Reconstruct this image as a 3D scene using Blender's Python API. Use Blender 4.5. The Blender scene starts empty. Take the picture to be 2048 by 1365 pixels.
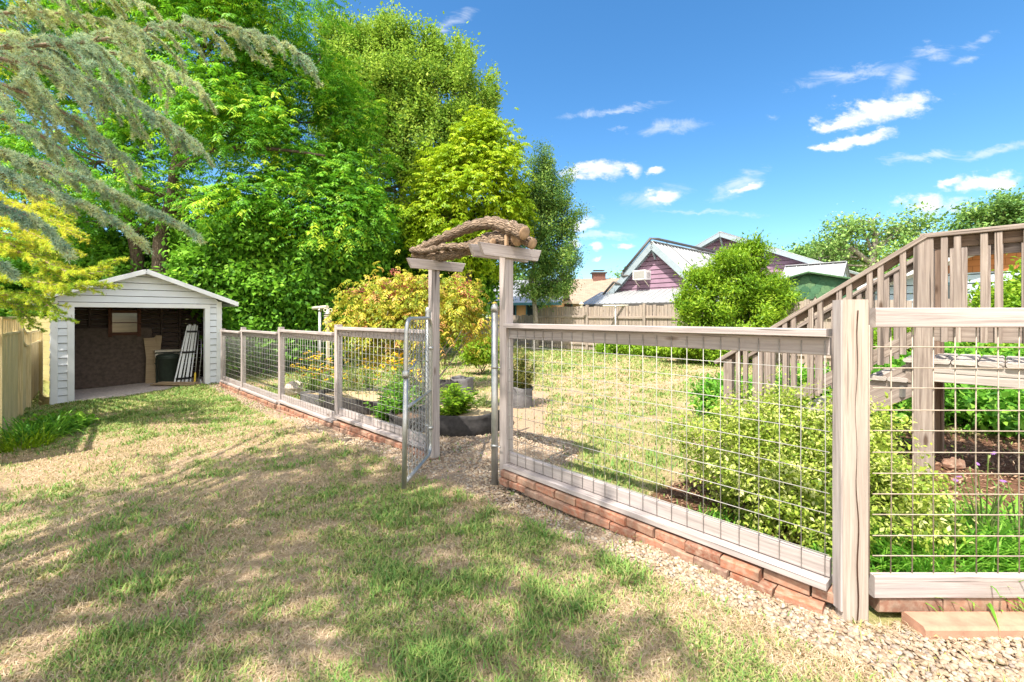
import bpy, math, random
import numpy as np
from mathutils import Vector
PI = math.pi
R = math.radians
rnd = random.Random(7)
scene = bpy.context.scene
COL = scene.collection
FPX, HY, CZ = 900.0, 634.0, 1.45        # focal length in photo pixels, horizon row, eye height

def V(*a):
    return Vector(a)

def at(px, py, d):
    """point at depth d metres seen at a photo pixel (used once, to survey positions)"""
    return Vector(((px - 1024) / FPX * d, d, CZ + (HY - py) / FPX * d))

# ------------------------------------------------------------------ noise
def _h(ix, iy, iz, s):
    n = (ix * 374761393 + iy * 668265263 + iz * 2147483647 + s * 1274126177) & 0xFFFFFFFF
    n = ((n ^ (n >> 13)) * 1274126177) & 0xFFFFFFFF
    n = n ^ (n >> 16)
    return (n & 0xFFFFFF) / float(0xFFFFFF)

def vnoise(p, s=0):
    p = np.asarray(p, float)
    i = np.floor(p).astype(np.int64)
    f = p - i
    f = f * f * (3 - 2 * f)
    out = 0
    for dx in (0, 1):
        for dy in (0, 1):
            for dz in (0, 1):
                w = (f[:, 0] if dx else 1 - f[:, 0]) * (f[:, 1] if dy else 1 - f[:, 1]) * (f[:, 2] if dz else 1 - f[:, 2])
                out = out + w * _h(i[:, 0] + dx, i[:, 1] + dy, i[:, 2] + dz, s)
    return out

def fbm2(x, y, sc, s=0, octv=3):
    p = np.stack([np.ravel(x) * sc, np.ravel(y) * sc, np.zeros(np.size(x))], 1)
    a, o, t = 1.0, 0, 0
    for k in range(octv):
        o = o + a * vnoise(p * 2 ** k + 17.3 * k, s + k)
        t += a
        a *= .5
    return o / t

# ------------------------------------------------------------------ terrain
GP = np.array([
    (0, 0, 0), (1.65, 2.16, 0), (3, 1.6, 0), (0, 3.97, -.06), (-.85, 4.9, -.085), (-2.53, 6.57, -.17), (-4.2, 8.2, -.25),
    (-5.9, 9.9, -.24), (-7.15, 11.1, -.23), (-9.3, 9.3, -.36), (-7.6, 6.67, -.36), (-5, 4, -.25), (-2.5, 2.5, -.08),
    (-9.7, 9, -.38), (-9, 12, -.28), (3.5, 3.8, .14), (4.1, 4.36, .14), (2.3, 5.2, .03), (3, 17.8, .1), (5.4, 15.2, .1),
    (-2.8, 24.2, -.1), (0, 7, -.06), (.3, 9, -.03), (-2, 9.5, -.15), (-4, 12, -.2), (8, 12, .12), (7, 6, .2), (-14, 6, -.4),
    (-12, 14, -.3), (20, 20, .2), (0, -6, 0), (-6, -3, -.2), (6, -3, 0), (2.4, 3.0, .03), (-20, 30, -.2), (20, 40, .2), (0, 60, .2)])

def gz(x, y):
    x = np.asarray(x, float)
    y = np.asarray(y, float)
    sh = x.shape
    x, y = x.ravel(), y.ravel()
    num = np.zeros(len(x))
    den = np.zeros(len(x))
    for gx, gy, g in GP:
        d2 = (x - gx) ** 2 + (y - gy) ** 2 + .35
        w = d2 ** -1.6
        num += w * g
        den += w
    return (num / den).reshape(sh)

def g1(x, y):
    return float(gz(np.array([x]), np.array([y]))[0])

# lot directions: A runs along the fences (towards the right and nearer), N points into the yard
A = V(.672, -.7405, 0).normalized()
N = V(-A.y, A.x, 0)
if N.y < 0:
    N = -N
UP = V(0, 0, 1)

# ------------------------------------------------------------------ objects and tags
WL = {}

def tag(o, label=None, cat=None, group=None, kind=None):
    if label: o['label'] = label
    if cat: o['category'] = cat
    if group: o['group'] = group
    if kind: o['kind'] = kind
    return o

def thing(name, label, cat, loc, group=None):
    o = bpy.data.objects.new(name, None)
    o.empty_display_size = .2
    COL.objects.link(o)
    o.location = loc
    WL[o] = Vector(loc)
    return tag(o, label, cat, group)

def link_mesh(name, me, m, parent, loc):
    o = bpy.data.objects.new(name, me)
    COL.objects.link(o)
    if m is not None:
        me.materials.append(m)
    if parent is not None:
        o.parent = parent
        WL[o] = WL[parent]
    else:
        o.location = loc
        WL[o] = Vector(loc)
    return o

class MB:
    """collects boards, tubes and sheets; build() makes ONE mesh object of them"""
    def __init__(s):
        s.v, s.f, s.uv, s.sm = [], [], [], []

    def face(s, idx, uv=None, smooth=False):
        s.f.append(idx)
        s.uv.extend(uv if uv else [(0, 0)] * len(idx))
        s.sm.append(smooth)

    def loops(s, rings, closed=True, caps=True, smooth=False, us=None, vs=None, cap_uv=True):
        b = len(s.v)
        n = len(rings[0])
        for r in rings:
            s.v.extend([tuple(p) for p in r])
        if us is None:
            us = list(range(len(rings)))
        if vs is None:
            vs = [i / n for i in range(n + 1)]
        for i in range(len(rings) - 1):
            for j in range(n if closed else n - 1):
                k = (j + 1) % n
                s.face((b + i * n + j, b + i * n + k, b + (i + 1) * n + k, b + (i + 1) * n + j),
                       [(us[i], vs[j]), (us[i], vs[j + 1]), (us[i + 1], vs[j + 1]), (us[i + 1], vs[j])], smooth)
        if caps:
            s.face(tuple(b + j for j in range(n))[::-1], [(us[0], vs[j] * .3) for j in range(n)][::-1])
            e = b + (len(rings) - 1) * n
            s.face(tuple(e + j for j in range(n)), [(us[-1], vs[j] * .3) for j in range(n)])

    def bar(s, p0, p1, w, h, up=UP, c=.004, side=None, skew0=0, skew1=0, taper=1):
        """board from p0 to p1 (centre line); w across, h along 'up'; chamfered edges; skew slides the lower edge of an end"""
        p0, p1 = Vector(p0), Vector(p1)
        d = p1 - p0
        L = d.length
        d.normalize()
        x = side.normalized() if side is not None else d.cross(up).normalized()
        z = x.cross(d).normalized()
        c = min(c, w * .3, h * .3)
        a, b = w / 2, h / 2
        prof = [(-a + c, -b), (a - c, -b), (a, -b + c), (a, b - c), (a - c, b), (-a + c, b), (-a, b - c), (-a, -b + c)]
        o1, o2 = rnd.random() * 40, rnd.random() * 40
        vs = [o2]
        for i in range(8):
            q0, q1 = prof[i], prof[(i + 1) % 8]
            vs.append(vs[-1] + math.hypot(q1[0] - q0[0], q1[1] - q0[1]))
        rings = []
        for p, sk, t in ((p0, skew0, 1), (p1, skew1, taper)):
            rings.append([p + x * u * t + z * v * t + d * (sk * (v / (2 * b))) for u, v in prof])
        s.loops(rings, us=[o1, o1 + L], vs=vs)

    def box(s, c, sx, sy, sz, rz=0, ch=.004):
        c = Vector(c)
        d = V(math.cos(rz), math.sin(rz), 0)
        s.bar(c - d * sx / 2, c + d * sx / 2, sy, sz, c=ch)

    def tube(s, pts, r, n=8, smooth=True, caps=True, wob=0, seed=0):
        pts = [Vector(p) for p in pts]
        if not hasattr(r, '__len__'):
            r = [r] * len(pts)
        rings, us, L = [], [], rnd.random() * 20
        ref = None
        rg = random.Random(seed)
        for i, p in enumerate(pts):
            t = (pts[min(i + 1, len(pts) - 1)] - pts[max(i - 1, 0)]).normalized()
            if ref is None:
                ref = t.cross(V(.31, .27, .9) if abs(t.z) < .9 else V(1, .2, 0)).normalized()
            ref = (ref - t * ref.dot(t)).normalized()
            q = t.cross(ref)
            rings.append([p + (ref * math.cos(2 * PI * j / n) + q * math.sin(2 * PI * j / n)) * r[i] * (1 + wob * (rg.random() - .5)) for j in range(n)])
            if i: L += (p - pts[i - 1]).length
            us.append(L)
        s.loops(rings, smooth=smooth, caps=caps, us=us, vs=[2 * PI * max(r) * j / n for j in range(n + 1)])

    def lathe(s, c, prof, n=16, smooth=True, axis=UP):
        c = Vector(c)
        axis = axis.normalized()
        x = axis.cross(V(0, 1, 0) if abs(axis.y) < .9 else V(1, 0, 0)).normalized()
        y = axis.cross(x)
        rings = [[c + (x * math.cos(2 * PI * j / n) + y * math.sin(2 * PI * j / n)) * max(r, 1e-4) + axis * h for j in range(n)] for r, h in prof]
        s.loops(rings, smooth=smooth)

    def prism(s, poly, ext):
        """flat polygon (list of 3-D points) extruded by vector ext, planar uv in metres"""
        poly = [Vector(p) for p in poly]
        ext = Vector(ext)
        b, n = len(s.v), len(poly)
        e1 = (poly[1] - poly[0]).normalized()
        nr = ext.normalized()
        e2 = nr.cross(e1)
        s.v.extend([tuple(p) for p in poly])
        s.v.extend([tuple(p + ext) for p in poly])
        u = [((p - poly[0]).dot(e1), (p - poly[0]).dot(e2)) for p in poly]
        s.face(tuple(range(b, b + n))[::-1], u[::-1])
        s.face(tuple(range(b + n, b + 2 * n)), u)
        L = ext.length
        for j in range(n):
            k = (j + 1) % n
            s.face((b + j, b + k, b + n + k, b + n + j), [u[j], u[k], (u[k][0], u[k][1] + L), (u[j][0], u[j][1] + L)])

    def build(s, name, m, parent=None, loc=None):
        v = np.array(s.v, np.float32).reshape(-1, 3)
        L = WL[parent] if parent is not None else (Vector(loc) if loc is not None else V(float(v[:, 0].mean()), float(v[:, 1].mean()), float(v[:, 2].min())))
        v = v - np.array(L, np.float32)
        me = bpy.data.meshes.new(name)
        me.from_pydata(v.tolist(), [], s.f)
        ul = me.uv_layers.new(name='UVMap')
        ul.data.foreach_set('uv', np.array(s.uv, np.float32).ravel())
        me.polygons.foreach_set('use_smooth', np.array(s.sm, bool))
        me.update()
        return link_mesh(name, me, m, parent, L)

def np_mesh(name, v, faces_n, m, parent=None, tint=None, smooth=False, loc=None, extra=None):
    """v (M,3); faces_n: list of (index array of shape (F,k)); fast numpy mesh with a per-vertex 'tint'"""
    L = WL[parent] if parent is not None else Vector(loc if loc is not None else (0, 0, 0))
    v = np.asarray(v, np.float32) - np.array(L, np.float32)
    me = bpy.data.meshes.new(name)
    me.vertices.add(len(v))
    me.vertices.foreach_set('co', v.ravel())
    tot = sum(f.size for f in faces_n)
    nf = sum(len(f) for f in faces_n)
    me.loops.add(tot)
    me.polygons.add(nf)
    me.loops.foreach_set('vertex_index', np.concatenate([f.ravel() for f in faces_n]).astype(np.int32))
    st, o = [], 0
    for f in faces_n:
        st.append(o + np.arange(len(f)) * f.shape[1])
        o += f.size
    me.polygons.foreach_set('loop_start', np.concatenate(st).astype(np.int32))
    if smooth:
        me.polygons.foreach_set('use_smooth', np.ones(nf, bool))
    if tint is not None:
        at_ = me.attributes.new('tint', 'FLOAT', 'POINT')
        at_.data.foreach_set('value', np.asarray(tint, np.float32))
    for k, arr in (extra or {}).items():
        at_ = me.attributes.new(k, 'FLOAT', 'POINT')
        at_.data.foreach_set('value', np.asarray(arr, np.float32))
    me.update(calc_edges=True)
    me.validate()
    return link_mesh(name, me, m, parent, L)

# ------------------------------------------------------------------ node shorthand
def nd(nt, typ, ins=None, **pr):
    n = nt.nodes.new(typ)
    for k, v in pr.items():
        setattr(n, k, v)
    for k, v in (ins or {}).items():
        s = n.inputs[k]
        if isinstance(v, bpy.types.NodeSocket):
            nt.links.new(v, s)
        else:
            s.default_value = v
    return n

def c4(c):
    return (c[0], c[1], c[2], 1)

def mixc(nt, f, a, b, mode='MIX'):
    n = nt.nodes.new('ShaderNodeMix')
    n.data_type = 'RGBA'
    n.blend_type = mode
    for i, v in ((0, f), (6, a), (7, b)):
        if isinstance(v, bpy.types.NodeSocket):
            nt.links.new(v, n.inputs[i])
        else:
            n.inputs[i].default_value = c4(v) if i else v
    return n.outputs[2]

def ramp(nt, f, stops, interp='LINEAR'):
    n = nt.nodes.new('ShaderNodeValToRGB')
    nt.links.new(f, n.inputs[0])
    n.color_ramp.interpolation = interp
    e = n.color_ramp.elements
    while len(e) < len(stops):
        e.new(.5)
    for el, (p, c) in zip(e, stops):
        el.position = p
        el.color = c4(c) if hasattr(c, '__len__') else (c, c, c, 1)
    return n.outputs[0]

def mth(nt, op, a, b=0.0, clamp=False):
    n = nt.nodes.new('ShaderNodeMath')
    n.operation = op
    n.use_clamp = clamp
    for i, v in ((0, a), (1, b)):
        if isinstance(v, bpy.types.NodeSocket):
            nt.links.new(v, n.inputs[i])
        else:
            n.inputs[i].default_value = v
    return n.outputs[0]

def noise(nt, vec, scale, detail=4, rough=.55, dist=0):
    n = nd(nt, 'ShaderNodeTexNoise', {'Vector': vec, 'Scale': scale, 'Detail': detail, 'Roughness': rough, 'Distortion': dist})
    return n.outputs[0]

def mapped(nt, vec, sc):
    return nd(nt, 'ShaderNodeMapping', {'Vector': vec, 'Scale': sc}).outputs[0]

def new_mat(name):
    m = bpy.data.materials.new(name)
    m.use_nodes = True
    nt = m.node_tree
    nt.nodes.clear()
    out = nt.nodes.new('ShaderNodeOutputMaterial')
    return m, nt, out

def pbsdf(nt, out, col, rough=.7, bump=None, bstr=.3, bdist=.01, metal=0.0, spec=.3):
    p = nd(nt, 'ShaderNodeBsdfPrincipled', {'Roughness': rough, 'Metallic': metal, 'Specular IOR Level': spec})
    if isinstance(col, bpy.types.NodeSocket):
        nt.links.new(col, p.inputs['Base Color'])
    else:
        p.inputs['Base Color'].default_value = c4(col)
    if bump is not None:
        b = nd(nt, 'ShaderNodeBump', {'Height': bump, 'Strength': bstr, 'Distance': bdist})
        nt.links.new(b.outputs[0], p.inputs['Normal'])
    nt.links.new(p.outputs[0], out.inputs['Surface'])
    return p

def uvv(nt):
    return nd(nt, 'ShaderNodeUVMap', uv_map='UVMap').outputs[0]

def posv(nt):
    return nd(nt, 'ShaderNodeNewGeometry').outputs['Position']

def isl(nt):
    return nd(nt, 'ShaderNodeNewGeometry').outputs['Random Per Island']

# ------------------------------------------------------------------ materials
def m_wood(name, c0, c1, c2, stain=.4, crack=True, rough=.8):
    """weathered board: fibres along uv.x, broad tone drift, dark checks"""
    m, nt, out = new_mat(name)
    u = uvv(nt)
    g = noise(nt, mapped(nt, u, (2.0, 55, 1)), 1, 6, .65, .5)
    w = noise(nt, mapped(nt, u, (.9, 14, 1)), 1, 4, .6, 1.5)
    b = noise(nt, mapped(nt, u, (1.1, 2.2, 1)), 1.3, 3)
    col = ramp(nt, g, [(.36, [x * .8 for x in c0]), (.5, c1), (.64, c2)])
    col = mixc(nt, ramp(nt, w, [(.42, 0.0), (.62, .55)]), col, [x * .62 for x in c1])
    col = mixc(nt, ramp(nt, b, [(.35, 0.0), (.75, stain)]), col, (c1[0] * .8, c1[1] * .85, c1[2] * .95))
    col = mixc(nt, mth(nt, 'MULTIPLY', isl(nt), .42), col, [x * .62 for x in c1])
    h = g
    if crack:
        k = noise(nt, mapped(nt, u, (.7, 34, 1)), 1, 2, .4, .6)
        km = ramp(nt, k, [(.30, 1.0), (.335, 0.0)])
        col = mixc(nt, mth(nt, 'MULTIPLY', km, .75), col, [x * .22 for x in c0])
        h = mth(nt, 'SUBTRACT', g, km)
        kn = nd(nt, 'ShaderNodeTexVoronoi', {'Vector': mapped(nt, u, (1.6, 5.5, 1)), 'Scale': 1.0, 'Randomness': 1.0}).outputs['Distance']
        col = mixc(nt, ramp(nt, kn, [(.05, .85), (.11, 0.0)]), col, [c0[0] * .4, c0[1] * .3, c0[2] * .22])
    pbsdf(nt, out, col, rough, h, .5, .004)
    return m

def m_plain(name, c, rough=.6, var=.18, sc=6, metal=0.0, bump=.15, spec=.35):
    m, nt, out = new_mat(name)
    p = posv(nt)
    n1 = noise(nt, p, sc, 5)
    n2 = noise(nt, p, sc * 9, 3)
    col = mixc(nt, ramp(nt, n1, [(.3, 0.0), (.7, 1.0)]), [x * (1 - var) for x in c], [min(x * (1 + var), 1) for x in c])
    col = mixc(nt, ramp(nt, n2, [(.55, 0.0), (.8, var)]), col, [x * .5 for x in c])
    pbsdf(nt, out, col, rough, n2, bump, .004, metal, spec)
    return m

def m_paint(name, c, under, peel=.62):
    m, nt, out = new_mat(name)
    p = posv(nt)
    n1 = noise(nt, mapped(nt, p, (1, 1, .35)), 9, 6, .65)
    n2 = noise(nt, mapped(nt, p, (1, 1, 3)), 2.2, 4)
    col = mixc(nt, ramp(nt, n2, [(.35, 0.0), (.8, .35)]), c, [x * .72 for x in c])
    pm = ramp(nt, n1, [(peel, 0.0), (peel + .02, 1.0)])
    col = mixc(nt, pm, col, under)
    pbsdf(nt, out, col, .55, mth(nt, 'SUBTRACT', noise(nt, p, 60, 3), pm), .35, .003)
    return m

def m_bark(name, c0, c1, sc=1.0, bd=.02):
    m, nt, out = new_mat(name)
    u = uvv(nt)
    v = nd(nt, 'ShaderNodeTexVoronoi', {'Vector': mapped(nt, u, (9 * sc, 34 * sc, 1)), 'Scale': 1.0}, feature='DISTANCE_TO_EDGE').outputs['Distance']
    n = noise(nt, mapped(nt, u, (8 * sc, 40 * sc, 1)), 1, 6, .65, .5)
    h = mth(nt, 'ADD', ramp(nt, v, [(0.0, 0.0), (.25, 1.0)]), n)
    col = mixc(nt, ramp(nt, h, [(.35, 0.0), (.85, 1.0)]), c0, c1)
    pbsdf(nt, out, col, .9, h, .9, bd)
    return m

def m_leaf(name, stops, trans=(.25, .4, .04), tf=.35, rough=.5, spec=.3, gain=1.0):
    """stops: colours over the per-leaf 'tint'"""
    m, nt, out = new_mat(name)
    stops = [[min(x * gain, .85) for x in c] for c in stops]
    t = nd(nt, 'ShaderNodeAttribute', attribute_name='tint').outputs['Fac']
    t = mth(nt, 'ADD', t, mth(nt, 'MULTIPLY', mth(nt, 'SUBTRACT', isl(nt), .5), .35), True)
    col = ramp(nt, t, [(i / max(len(stops) - 1, 1), c) for i, c in enumerate(stops)])
    p = nd(nt, 'ShaderNodeBsdfPrincipled', {'Base Color': col, 'Roughness': rough, 'Specular IOR Level': spec})
    tr = nd(nt, 'ShaderNodeBsdfTranslucent', {'Color': mixc(nt, .55, col, trans)})
    mx = nd(nt, 'ShaderNodeMixShader', {0: tf})
    nt.links.new(p.outputs[0], mx.inputs[1])
    nt.links.new(tr.outputs[0], mx.inputs[2])
    nt.links.new(mx.outputs[0], out.inputs['Surface'])
    return m

def m_brick():
    m, nt, out = new_mat('old_brick')
    p = posv(nt)
    n = noise(nt, p, 30, 5, .65)
    col = ramp(nt, isl(nt), [(0, (.20, .075, .045)), (.25, (.36, .145, .085)), (.5, (.30, .15, .10)), (.75, (.20, .115, .085)), (1, (.42, .23, .15))])
    col = mixc(nt, ramp(nt, n, [(.42, 0.0), (.66, .75)]), col, (.38, .28, .21))
    col = mixc(nt, ramp(nt, noise(nt, p, 7, 4), [(.5, 0.0), (.7, .7)]), col, (.13, .085, .06))
    pbsdf(nt, out, col, .9, n, .6, .006)
    return m

def m_shingle(name, c):
    m, nt, out = new_mat(name)
    u = uvv(nt)
    b = nd(nt, 'ShaderNodeTexBrick', {'Vector': u, 'Color1': c4([x * .82 for x in c]), 'Color2': c4([x * 1.12 for x in c]), 'Mortar': c4([x * .5 for x in c]),
           'Scale': 1.0, 'Mortar Size': .008, 'Brick Width': .33, 'Row Height': .14, 'Bias': -.1})
    n = noise(nt, u, 2.5, 4)
    col = mixc(nt, ramp(nt, n, [(.35, 0.0), (.7, .4)]), b.outputs[0], [x * .75 for x in c])
    pbsdf(nt, out, col, .9, b.outputs['Fac'], -.4, .01)
    return m

def m_glass(name, c=(.03, .04, .045)):
    m, nt, out = new_mat(name)
    pbsdf(nt, out, c, .06, None, spec=.8)
    return m

def m_pane():
    m, nt, out = new_mat('window_pane')
    g = nd(nt, 'ShaderNodeBsdfGlossy', {'Roughness': .03})
    t = nd(nt, 'ShaderNodeBsdfTransparent', {'Color': (.82, .85, .8, 1)})
    mx = nd(nt, 'ShaderNodeMixShader', {0: .12})
    nt.links.new(t.outputs[0], mx.inputs[1])
    nt.links.new(g.outputs[0], mx.inputs[2])
    nt.links.new(mx.outputs[0], out.inputs['Surface'])
    return m

M = {}
M['fence'] = m_wood('weathered_cedar', (.32, .265, .245), (.465, .40, .375), (.58, .52, .495), .5)
M['post'] = m_wood('corner_post_wood', (.37, .30, .25), (.48, .40, .34), (.57, .49, .43), .35)
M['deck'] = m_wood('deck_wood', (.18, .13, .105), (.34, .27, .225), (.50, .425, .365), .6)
M['deck_brown'] = m_wood('shaded_deck_wood', (.10, .062, .042), (.21, .14, .10), (.33, .235, .175), .3)  # browner wood; shade under the cap and landing put into its colour
M['deck_top'] = m_wood('deck_boards_wood', (.36, .31, .27), (.50, .44, .39), (.62, .56, .5), .4)
M['old'] = m_wood('old_grey_boards', (.27, .21, .165), (.42, .34, .28), (.55, .46, .39), .8)
M['new'] = m_wood('new_pine', (.58, .44, .20), (.78, .62, .32), (.85, .72, .44), .2, False)
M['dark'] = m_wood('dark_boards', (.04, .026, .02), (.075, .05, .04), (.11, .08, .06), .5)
M['board'] = m_plain('fibreboard', (.105, .078, .062), .95, .3, 14)
M['brownframe'] = m_wood('brown_frame', (.09, .035, .02), (.14, .06, .035), (.19, .09, .05), .4)
M['white'] = m_paint('white_paint', (.70, .71, .72), (.42, .38, .34), .66)
M['siding'] = m_paint('white_siding', (.66, .69, .73), (.45, .42, .38), .68)
M['galv'] = m_plain('galvanised_steel', (.42, .42, .41), .38, .2, 12, .75, .1, .5)
M['wire'] = m_plain('galvanised_wire', (.40, .385, .36), .5, .15, 20, .35, .05, .4)
M['rust'] = m_plain('aged_wire', (.36, .30, .24), .6, .25, 20, .3, .05, .4)
M['brick'] = m_brick()
M['slab'] = m_plain('red_slab', (.40, .22, .15), .9, .2, 14, 0, .4)
M['log'] = m_bark('log_bark', (.045, .028, .018), (.36, .26, .185), 1.3, .035)
M['logend'] = m_plain('log_end', (.36, .24, .15), .85, .25, 30)
M['bark'] = m_bark('tree_bark', (.04, .028, .02), (.16, .12, .085), .5, .04)
M['palebark'] = m_bark('pale_bark', (.14, .115, .09), (.38, .34, .28), .5, .03)
M['twig'] = m_bark('cedar_bark', (.14, .09, .06), (.38, .27, .19), 1.5, .01)
M['stem'] = m_plain('green_stem', (.12, .17, .04), .7, .2, 20)
M['metalroof'] = m_plain('metal_roof', (.44, .45, .46), .38, .12, 1.5, .35, .05, .5)
M['purple'] = m_plain('purple_siding', (.275, .17, .235), .7, .12, 3)
M['trim'] = m_plain('blue_grey_trim', (.30, .36, .40), .6, .1, 4)
M['gutter'] = m_plain('dark_pipe', (.09, .085, .08), .5, .2, 8)
M['teal'] = m_plain('teal_trim', (.06, .17, .2), .6, .1, 4)
M['cream'] = m_plain('cream_wall', (.42, .37, .29), .8, .1, 3)
M['peach'] = m_plain('peach_wall', (.62, .36, .16), .8, .1, 3)
M['orange'] = m_shingle('orange_shingles', (.42, .17, .06))
M['bluewall'] = m_plain('blue_wall', (.42, .52, .58), .7, .1, 3)
M['yellow'] = m_plain('yellow_siding', (.5, .42, .2), .75, .15, 4)
M['tanroof'] = m_shingle('tan_shingles', (.34, .255, .19))
m, nt, out = new_mat('green_hex_shingles')
pbsdf(nt, out, mixc(nt, ramp(nt, noise(nt, posv(nt), 20, 4), [(.35, 0.0), (.7, .5)]), ramp(nt, isl(nt), [(0, (.05, .14, .075)), (.5, (.09, .21, .11)), (1, (.15, .26, .12))]), (.04, .09, .05)), .9)
M['greenshingle'] = m
M['redchimney'] = m_plain('chimney_brick', (.19, .09, .07), .9, .25, 20)
M['black'] = m_plain('black_plastic', (.018, .018, .019), .45, .2, 10)
M['fabric'] = m_plain('black_fabric', (.045, .042, .042), .95, .35, 18, 0, .6)
M['greyfabric'] = m_plain('grey_fabric', (.14, .135, .14), .95, .3, 14, 0, .6)
M['can'] = m_plain('green_plastic', (.03, .042, .03), .5, .2, 10)
M['soil'] = m_plain('soil', (.14, .09, .06), 1, .4, 25, 0, 1)
M['straw'] = m_plain('straw_mulch', (.46, .34, .2), 1, .35, 40, 0, 1)
M['acwhite'] = m_plain('ac_casing', (.78, .78, .76), .5, .06, 6)
M['acgrille'] = m_plain('ac_grille', (.33, .32, .3), .7, .2, 60)
M['concrete'] = m_plain('concrete_floor', (.55, .47, .42), .9, .3, 22, 0, .4)
M['plywood'] = m_wood('plywood', (.36, .26, .15), (.45, .33, .2), (.5, .38, .24), .3, False)
M['yellowplastic'] = m_plain('yellow_plastic', (.7, .5, .05), .5, .1)
M['redpetal'] = m_plain('red_petal', (.5, .03, .05), .7, .2)
M['rock'] = m_plain('pale_rock', (.5, .42, .37), .9, .3, 18, 0, .8)
M['glass'] = m_glass('dark_glass')
M['pane'] = m_pane()
M['birdpale'] = m_plain('pale_plastic', (.58, .53, .42), .6, .12, 10)
M['tarp'] = m_plain('blue_plastic', (.03, .1, .5), .5, .1)
# ================================================================== camera, sun, sky
cam_d = bpy.data.cameras.new('camera')
cam = bpy.data.objects.new('camera', cam_d)
COL.objects.link(cam)
cam.location = (0, 0, CZ)
cam.rotation_euler = (R(90), 0, 0)
cam_d.sensor_width = 36
cam_d.lens = FPX / 2048 * 36
cam_d.shift_y = (HY - 682.5) / 2048
cam_d.clip_start = .05
cam_d.clip_end = 3000
scene.camera = cam

SUN = V(-.314, -.407, .857).normalized()
EL = math.asin(SUN.z)
sd = bpy.data.lights.new('sun', 'SUN')
sd.energy = 3.3
sd.angle = R(.55)
sd.color = (1, .93, .82)
so = bpy.data.objects.new('sun', sd)
COL.objects.link(so)
so.rotation_euler = SUN.to_track_quat('Z', 'Y').to_euler()
so.location = SUN * 50

scene.view_settings.view_transform = 'Standard'
scene.view_settings.look = 'None'
scene.view_settings.gamma = 1
scene.view_settings.exposure = 1.56

W = bpy.data.worlds.new('World')
scene.world = W
W.use_nodes = True
nt = W.node_tree
nt.nodes.clear()
wo = nt.nodes.new('ShaderNodeOutputWorld')
sky = nd(nt, 'ShaderNodeTexSky', sky_type='NISHITA', sun_disc=False, sun_elevation=EL, sun_rotation=math.atan2(SUN.x, SUN.y), altitude=300, air_density=1.0, dust_density=.6, ozone_density=2.0)
hs = nd(nt, 'ShaderNodeHueSaturation', {'Saturation': 1.2, 'Value': 1.0, 'Color': mixc(nt, 1.0, sky.outputs[0], (.80, .91, .95), 'MULTIPLY')})
dirv = nd(nt, 'ShaderNodeTexCoord').outputs['Generated']
sx = nd(nt, 'ShaderNodeSeparateXYZ', {0: dirv})
yy = mth(nt, 'MAXIMUM', sx.outputs[1], .08)
uu = mth(nt, 'DIVIDE', sx.outputs[0], yy)
vv = mth(nt, 'DIVIDE', sx.outputs[2], yy)
uv0 = nd(nt, 'ShaderNodeCombineXYZ', {0: uu, 1: vv, 2: 0.0}).outputs[0]
nA = nd(nt, 'ShaderNodeTexNoise', {'Vector': mapped(nt, uv0, (1, 1.7, 1)), 'Scale': 16.0, 'Detail': 9.0, 'Roughness': .62})
nB = nd(nt, 'ShaderNodeTexNoise', {'Vector': mapped(nt, uv0, (1, 2.6, 1)), 'Scale': 7.0, 'Detail': 8.0, 'Roughness': .7, 'Distortion': 1.2})
wv = nd(nt, 'ShaderNodeVectorMath', {0: nA.outputs['Color'], 1: (.5, .5, .5)}, operation='SUBTRACT').outputs[0]
wv = nd(nt, 'ShaderNodeVectorMath', {0: wv, 3: .05}, operation='SCALE').outputs[0]
uvw = nd(nt, 'ShaderNodeVectorMath', {0: uv0, 1: wv}, operation='ADD').outputs[0]
DENSE = [(1755, 222, 145, 38, 10), (1690, 243, 80, 18, 18), (1725, 276, 92, 18, 14), (1645, 294, 46, 12, 5), (1195, 341, 85, 27, 3), (1265, 340, 26, 20, 0),
         (1312, 345, 24, 11, 0), (1322, 394, 58, 20, 6), (1172, 447, 50, 20, 0), (1494, 374, 52, 13, 24), (1862, 414, 105, 30, 2), (1965, 366, 105, 26, 4), (1905, 362, 40, 16, 0),
         (1252, 491, 26, 9, 0), (1195, 493, 17, 11, 0), (1194, 516, 13, 7, 0), (1150, 486, 20, 8, 0)]
WISP = [(1865, 104, 60, 22, 0), (1940, 118, 44, 16, 20), (1965, 80, 60, 18, 22), (1690, 152, 150, 26, 11), (1330, 254, 100, 20, 4), (1232, 262, 40, 9, 0),
        (1850, 316, 110, 16, 5), (1395, 425, 165, 9, -3), (890, 52, 90, 22, 28), (1230, 222, 140, 12, 8), (1205, 470, 90, 9, 0), (1310, 398, 90, 30, 12), (1480, 365, 90, 26, 25),
        (1800, 160, 30, 60, -40), (2000, 300, 120, 14, 14), (1540, 232, 30, 14, 0)]

def cloud_layer(lst):
    acc = None
    for px, py, rx, ry, rot in lst:
        mp = nd(nt, 'ShaderNodeMapping', {'Vector': uvw, 'Location': ((px - 1024) / FPX, (HY - py) / FPX, 0), 'Rotation': (0, 0, R(rot)), 'Scale': (rx / FPX, ry / FPX, 1)}, vector_type='TEXTURE')
        ln = nd(nt, 'ShaderNodeVectorMath', {0: mp.outputs[0]}, operation='LENGTH').outputs['Value']
        k = mth(nt, 'SUBTRACT', 1.0, ln)
        acc = k if acc is None else mth(nt, 'MAXIMUM', acc, k)
    return mth(nt, 'MAXIMUM', acc, -1.0)

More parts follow.
